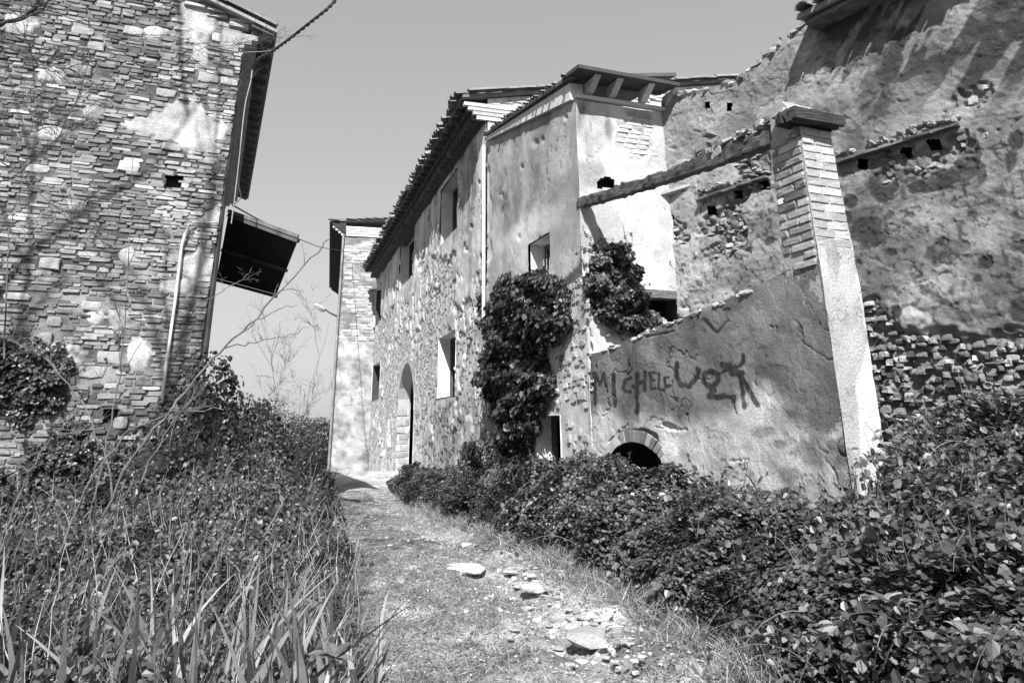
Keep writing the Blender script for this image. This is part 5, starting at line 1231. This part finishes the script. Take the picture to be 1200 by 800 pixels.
# sword leaved clumps in the left foreground, each blade a part
spots = [(-1.72, 2.75), (-1.45, 2.9), (-1.2, 2.8), (-.98, 3.0), (-1.62, 3.3), (-.78, 2.9), (-1.3, 3.4), (-.62, 3.15), (-1.0, 3.5), (-1.95, 3.25)]
CL = ['sword leaved iris clump at the far left frame edge, blades tall and broad', 'broad bladed iris clump in the left foreground', ]
ORD = ['leftmost', 'second from the left', 'third from the left', 'fourth from the left', 'fifth from the left', 'fifth from the right', 'fourth from the right', 'third from the right', 'second from the right', 'rightmost']
spots.sort(key=lambda s: s[0] / s[1])
for q, (x, y) in enumerate(spots):
    cl = thing('iris_clump', 'clump of broad iris blades in the left foreground, ' + ORD[q], 'iris', (x, y, .1), 'iris clumps along the left foreground')
    n = 26; P = np.stack([x + RNG.normal(0, .12, n), y + RNG.normal(0, .10, n), np.full(n, .1 + .02)], 1)
    L_ = RNG.uniform(.35, .78, n); V, Fq, Ft, T, f4, f3 = blades(P, L_, RNG.uniform(.022, .045, n), RNG.uniform(.06, .42, n), .27, RNG, seg=7)
    for i in range(n): part('blade', V[i], [f4, f3], M_GRASS, cl, T[i * 13])

# broad leaved weeds, every leaf a part
for (x, y, Yd, n, ls, lab) in [(1045, 712, 2.9, 13, .10, 'broad leaved weed with long pointed leaves low in the right thicket'), (890, 752, 3.5, 9, .08, 'broad leaved weed at the thicket foot near the path edge'), (965, 748, 3.1, 8, .08, 'broad leaved weed among the ivy between two other weeds'),
                               (1025, 612, 3.7, 8, .075, 'large leaved weed in front of the pillar foot'), (392, 772, 2.9, 9, .09, 'broad leaved weed beside the iris at the left path edge'), (1135, 745, 2.5, 9, .07, 'broad leaved weed in the lower right corner of the thicket')]:
    c = at(x, y, Yd); wd = thing('broad_leaved_weed', lab, 'weed', tuple(c))
    for i in range(n):
        a = 2 * math.pi * (i + RNG.random() * .6) / n; d = np.array([math.cos(a), math.sin(a), RNG.uniform(.1, .9)]); d /= np.linalg.norm(d); s_ = np.cross(d, (0, 0, 1.)); s_ /= np.linalg.norm(s_); up = np.cross(s_, d); L = ls * RNG.uniform(.7, 1.2); V = []
        for k, (t, wv, dr) in enumerate([(0, .05, 0), (.25, .2, .04), (.5, .26, .05), (.75, .18, -.02), (1.0, .01, -.16)]):
            for q in (-1, 0, 1): V.append(c + d * L * t + s_ * q * wv * L + up * (dr * L + (abs(q) * .05 * L)))
        part('leaf', V, np.array([(3 * k + j, 3 * k + j + 1, 3 * k + j + 4, 3 * k + j + 3) for k in range(4) for j in range(2)]), M_LEAFP, wd, RNG.uniform(.10, .3))

# ================================================================ ROCKS on the path
def rock(x, y, wpx, hpx, label, tone=.5, name='rock', group=None, flat=.45, seed=0, z0=0.0):
    c = ground_at(x, y); g_ = ground_h(np.array(c[0]), np.array(c[1])); c = ground_at(x, y, float(g_)); dist = (c - EYE) @ FW
    w_ = wpx / F * dist / 2; import bmesh
    bm = bmesh.new(); bmesh.ops.create_icosphere(bm, subdivisions=3 if wpx > 18 else 2, radius=1)
    hh = max(hpx / F * dist * .42, w_ * .2); dp = w_ * RNG.uniform(.7, 1.0); a = RNG.uniform(-.4, .4)
    off = RNG.random(3) * 50
    planes_ = [(lambda v: v / np.linalg.norm(v))(RNG.normal(size=3)) for _ in range(11)]
    for v in bm.verts:
        p = np.array(v.co)
        for nn in planes_:
            d = p @ nn
            if d > .64: p = p - nn * (d - .64)
        p *= 1 + .18 * (fbm(p[0] * 2 + off[0], p[1] * 2 + p[2] * 1.7 + off[1], 3) - .5)
        if p[2] > .55: p[2] = .55 + (p[2] - .55) * .3
        v.co = (p[0] * w_ * math.cos(a) - p[1] * dp * math.sin(a), p[0] * w_ * math.sin(a) + p[1] * dp * math.cos(a), p[2] * hh)
    me = bpy.data.meshes.new(name); bm.to_mesh(me); bm.free(); me.materials.append(M_ROCK)
    at_ = me.attributes.new('tone', 'FLOAT', 'POINT'); at_.data.foreach_set('value', [tone * RNG.uniform(.92, 1.08)] * len(me.vertices))
    o = bpy.data.objects.new(name, me); COL.objects.link(o); o.location = (c[0], c[1], float(g_) + hh * .12); o['label'] = label; o['category'] = 'rock'
    if group: o['group'] = group
rock(688, 750, 62, 34, 'largest pale flat boulder lying at the lower right of the path', .36)
rock(548, 667, 64, 8, 'long pale flat slab set across the middle of the path', .6, 'slab')
rock(488, 667, 40, 5, 'thin pale slab left of the long flat slab on the path', .5, 'slab')
rock(624, 688, 34, 17, 'rounded pale rock beyond the boulder, beside the thicket foot', .48)
rock(600, 702, 14, 8, 'small white stone left of the rounded pale rock', .65)
rock(612, 772, 38, 12, 'low half buried pale stone near the bottom of the path', .42)
rock(648, 741, 14, 12, 'small bright stone touching the boulder on its left', .6)
rock(556, 738, 18, 6, 'tiny bright stone pair lying alone on the left half of the path', .55)
for i in range(190):
    t = RNG.random(); x = 600 + 130 * t + RNG.normal() * 46; y = 672 + 100 * t + RNG.normal() * 26
    rock(x, y, 6 + 16 * RNG.random() ** 1.6, RNG.uniform(4, 11), 'pale angular stone in the rubble spread around the boulder', RNG.uniform(.28, .6), 'stone', 'rubble stones around the boulder')
n = 20000; Y = 3.4 * (16 / 3.4) ** RNG.random(n); tp_ = RNG.random(n); X = left_edge(Y) + tp_ * (right_edge(Y) - left_edge(Y)); k = RNG.random(n) < np.interp(tp_, [0, .4, .7, 1], [.12, .35, 1, .6]) * np.interp(Y, [3, 6, 16], [1, 1, .5]); X, Y = X[k], Y[k]; n = len(X)
oc = np.array([(1, 0, 0), (0, 1, 0), (-1, 0, 0), (0, -1, 0), (0, 0, .7)], float); s_ = RNG.uniform(.004, .014, n) * (1 + 1.2 * (RNG.random(n) < .05))
V = np.stack([X, Y, ground_h(X, Y)], 1)[:, None] + oc[None] * s_[:, None, None] * RNG.uniform(.7, 1.3, (n, 5, 1))
solo('gravel', 'small loose stones strewn over the path', 'gravel', V.reshape(-1, 3), [(np.array([(0, 1, 4), (1, 2, 4), (2, 3, 4), (3, 0, 4)])[None] + (np.arange(n) * 5)[:, None, None]).reshape(-1, 3)], M_ROCK, np.repeat(RNG.uniform(.08, .5, n), 5), kind='stuff')

# ================================================================ BARE BRANCHES, TREES
def wander(pts, n, amp):
    pts = np.array(pts, float); t = np.linspace(0, 1, len(pts)); tn = np.linspace(0, 1, n)
    out = np.stack([np.interp(tn, t, pts[:, i]) for i in range(3)], 1); out[1:-1] += RNG.normal(0, amp, (n - 2, 3)); return out
def twigs(m_, path, r, depth, spread=.7, tone=.16, buds=0, tip=.0012, lenf=.45, num=3, upb=.25):
    L_ = np.linalg.norm(path[-1] - path[0])
    for i in range(num):
        t = RNG.uniform(.25, .95); j = int(t * (len(path) - 1)); d = path[min(j + 1, len(path) - 1)] - path[max(j - 1, 0)]; d /= np.linalg.norm(d) + 1e-9
        d = d + RNG.normal(0, spread, 3) + [0, 0, upb]; d /= np.linalg.norm(d); l = L_ * lenf * RNG.uniform(.5, 1.1)
        q = [path[j]]
        for k in range(5): d = d + RNG.normal(0, .16, 3); d /= np.linalg.norm(d); q.append(q[-1] + d * l / 5)
        rr = r * .55; m_.tube(q, rr, max(rr * .35, tip), k=4, tone=tone)
        if depth > 0: twigs(m_, np.array(q), rr, depth - 1, spread, tone, buds, tip, lenf * 1.05, num, upb)
def branch_thing(label, name, cat, lines, tone=.15, depth=1, num=4, group=None, spread=.6, lenf=.35):
    base = at(lines[0][0][0][0], lines[0][0][0][1], lines[0][1]); root = thing(name, label, cat, tuple(base), group)
    for pts, Yd, r0, r1 in lines:
        ys = Yd if isinstance(Yd, (list, tuple)) else [Yd] * len(pts)
        q = np.array([at(x, y, yy) for (x, y), yy in zip(pts, ys)]); q = wander(q, len(pts) * 4, .009)
        m_ = MB(); m_.tube(q, r0, r1, k=6, tone=tone); twigs(m_, q, r0 * .6, depth, spread, tone, lenf=lenf, num=num); m_.part('branch', M_BARK, root)
    return root
branch_thing('bare arching branch shooting up to the right in front of the left house corner', 'bare_shrub', 'shrub',
    [([(112, 620), (150, 545), (190, 492), (225, 450), (262, 408), (300, 372), (340, 330), (378, 288), (386, 281)], 5.6, .013, .004),
     ([(262, 408), (300, 401), (340, 392), (362, 383)], 5.6, .006, .002), ([(285, 388), (312, 370), (332, 361), (348, 357)], 5.6, .005, .002)], num=3, lenf=.14)
branch_thing('dark crossing stems of a leafless shrub low against the left gable', 'bare_shrub', 'shrub',
    [([(138, 640), (128, 540), (100, 480), (62, 425), (36, 398)], 6.0, .010, .003), ([(95, 640), (122, 540), (140, 450), (150, 340), (156, 180)], 6.4, .010, .003), ([(70, 650), (105, 560), (150, 505), (205, 482), (262, 480)], 5.2, .009, .003),
     ([(0, 640), (30, 560), (62, 510), (120, 502)], 5.6, .008, .003), ([(150, 610), (175, 540), (205, 490), (250, 440)], 5.8, .009, .003), ([(5, 420), (10, 300), (14, 250), (40, 160)], 6.5, .008, .003), ([(228, 360), (262, 342), (285, 326), (296, 313)], 6.0, .004, .002)], num=5, lenf=.3)
branch_thing('overhanging leafless tree limbs entering at the upper left in front of the gable', 'overhanging_tree', 'tree',
    [([(-60, 60), (-10, 32), (25, 22), (42, 6), (50, -40)], 5.5, .022, .014), ([(-60, 30), (0, 54), (45, 68), (90, 86), (128, 108)], 5.5, .012, .005), ([(-50, 120), (20, 155), (60, 150), (100, 120)], 5.8, .009, .003),
     ([(-20, 10), (60, 12), (130, 40), (205, 42), (250, 55), (300, 56)], 6.2, .006, .002), ([(-40, 170), (20, 200), (70, 250), (110, 275)], 6.0, .008, .003), ([(-40, 230), (20, 205), (70, 160), (110, 60)], 6.0, .007, .003)], num=8, depth=2, lenf=.38, tone=.10)
def tree(base, H, r, label, tone, group=None, levels=4, spread=.55, name='bare_tree', num=4, r_tip=.004):
    root = thing(name, label, 'tree', tuple(base), group); base = np.array(base, float)
    trunk = wander([base, base + [RNG.normal() * .1 * H, 0, H * .5], base + [RNG.normal() * .12 * H, RNG.normal() * .05 * H, H]], 14, .008 * H)
    m_ = MB(); m_.tube(trunk, r, r * .2, k=7, tone=tone); m_.part('trunk', M_BARK, root)
    m_ = MB(); twigs(m_, trunk, r * .8, levels - 1, spread, tone, tip=r_tip, lenf=.45, num=num, upb=.55); m_.part('crown', M_BARK, root); return root
for i, (x, y, Yd, H) in enumerate([(332, 560, 40, 8.2), (350, 560, 34, 7.0), (300, 540, 46, 8.6), (372, 560, 52, 8.5), (318, 560, 60, 8.0)]):  # distance haze is put into the paler bark tone
    b_ = at(x, y, Yd); tree(b_, H, .055, ['bare pale tree beyond the ivy heap, nearer the lamp', 'slender bare tree rising just right of the ivy heap', 'leafless tree half hidden behind the canopy side', 'leafless tree beside the far brick house', 'faint bare tree between the two houses'][i], .3, 'bare trees beyond the hill crest', num=6, levels=3, r_tip=.009)
for (bx, by, bY, br, lab) in [(335, 530, 26, 1.3, 'leafy bush behind the ivy heap on the hill crest'), (300, 520, 28, 1.6, 'low dark bush behind the stone house corner')]:
    bo = thing('evergreen_bush', lab, 'bush', tuple(at(bx, by, bY))); n = 5000; q = RNG.normal(size=(n, 3)); q /= np.linalg.norm(q, axis=1)[:, None]; c = at(bx, by, bY)
    rr = RNG.uniform(.5, 1, n)[:, None] * (.7 + .8 * fbm(q[:, 0] * 2 + bx, q[:, 2] * 2 + q[:, 1], 3, 6)[:, None])
    foliage('foliage', c + q * rr * br, q, RNG.uniform(.07, .14, n), leaf_tone(n, .03, .14), bo, 'small')
    m_ = MB(); m_.tube([c + [0, 0, -2], c], .08, .04, tone=.2); m_.part('stem', M_BARK, bo)
bb_ = thing('evergreen_bush', 'dark leafy bush beyond the path crest beside the far brick house', 'bush', tuple(at(372, 540, 30)))
n = 5000; q = RNG.normal(size=(n, 3)); q /= np.linalg.norm(q, axis=1)[:, None]; c = at(368, 520, 30); rr = RNG.uniform(.6, 1, n)[:, None] * (1 + .5 * (fbm(q[:, 0] * 2 + 5, q[:, 2] * 2 + q[:, 1], 3, 5)[:, None] - .5))
foliage('foliage', c + q * rr * [1.1, 1.0, 1.15], q, RNG.uniform(.08, .15, n), leaf_tone(n, .05, .14), bb_, 'small')
m_ = MB(); m_.tube([c + [0, 0, -2], c], .08, .04, tone=.2); m_.part('stem', M_BARK, bb_)
# trees standing behind the photographer on the left, whose shadows fall over the gable
for i, (px, py, t) in enumerate([(18, 300, 7.5), (118, 330, 9.0), (180, 400, 8.0)]):
    u, z = PL_LG.hit(px, py); p = PL_LG.P(u, z) + SUN * t; H = p[2] + 4
    tree((p[0], p[1], 0), H, .07, ['leafless tree outside the frame at left, nearest', 'leafless tree outside the frame at left, middle', 'leafless tree outside the frame at left, farthest'][i], .15, 'trees left of the camera', levels=3, num=4, spread=.5)

# ================================================================ CABLES
def cable(label, pts, r, twist=0.0, tone=.08):
    q = np.array([at(x, y, Yd) for x, y, Yd in pts]); n = max(24, len(q) * 10); t = np.linspace(0, 1, len(q)); tn = np.linspace(0, 1, n)
    c = np.stack([np.interp(tn, t, q[:, i]) for i in range(3)], 1)
    for _ in range(6): c[1:-1] = (c[:-2] + 2 * c[1:-1] + c[2:]) / 4
    m_ = MB()
    if twist:
        n2 = n * 4; tn2 = np.linspace(0, 1, n2); c2 = np.stack([np.interp(tn2, tn, c[:, i]) for i in range(3)], 1); ph = tn2 * twist
        for o in (0, math.pi): m_.tube(c2 + np.stack([np.cos(ph + o), 0 * ph, np.sin(ph + o)], 1) * r * .8, r, k=5, tone=tone)
    else: m_.tube(c, r, k=5, tone=tone)
    m_.solo('cable', label, 'cable', M_WIRE)
cable('thick twisted cable running from the top of the frame to the left house eave', [(404, -12, 7.2), (385, 10, 7.3), (362, 28, 7.5), (338, 47, 7.8), (320, 60, 8.1), (302, 70, 8.5), (296, 80, 8.75)], .014, 80)
cable('grey cable hanging down the shaded corner of the left house', [(296, 80, 8.75), (294, 95, 8.75), (288, 118, 8.78), (285, 140, 8.8), (280, 190, 8.85), (274, 240, 8.9), (271, 262, 8.9)], .008, 0, .4)
cable('thin looping wire below the left eave by the canopy', [(280, 190, 8.85), (279, 215, 8.9), (283, 232, 8.9), (272, 242, 8.9)], .006)
cable('thin cable spanning from the canopy across to the far house', [(272, 240, 9.0), (300, 256, 11), (345, 278, 16), (375, 290, 22), (410, 295, 27.7)], .012)
cable('thin wire stretched between the gable and the left eave end', [(215, 45, 8.6), (240, 56, 8.65), (275, 62, 8.75), (305, 61, 9.0), (325, 58, 9.0)], .005, 0, .35)
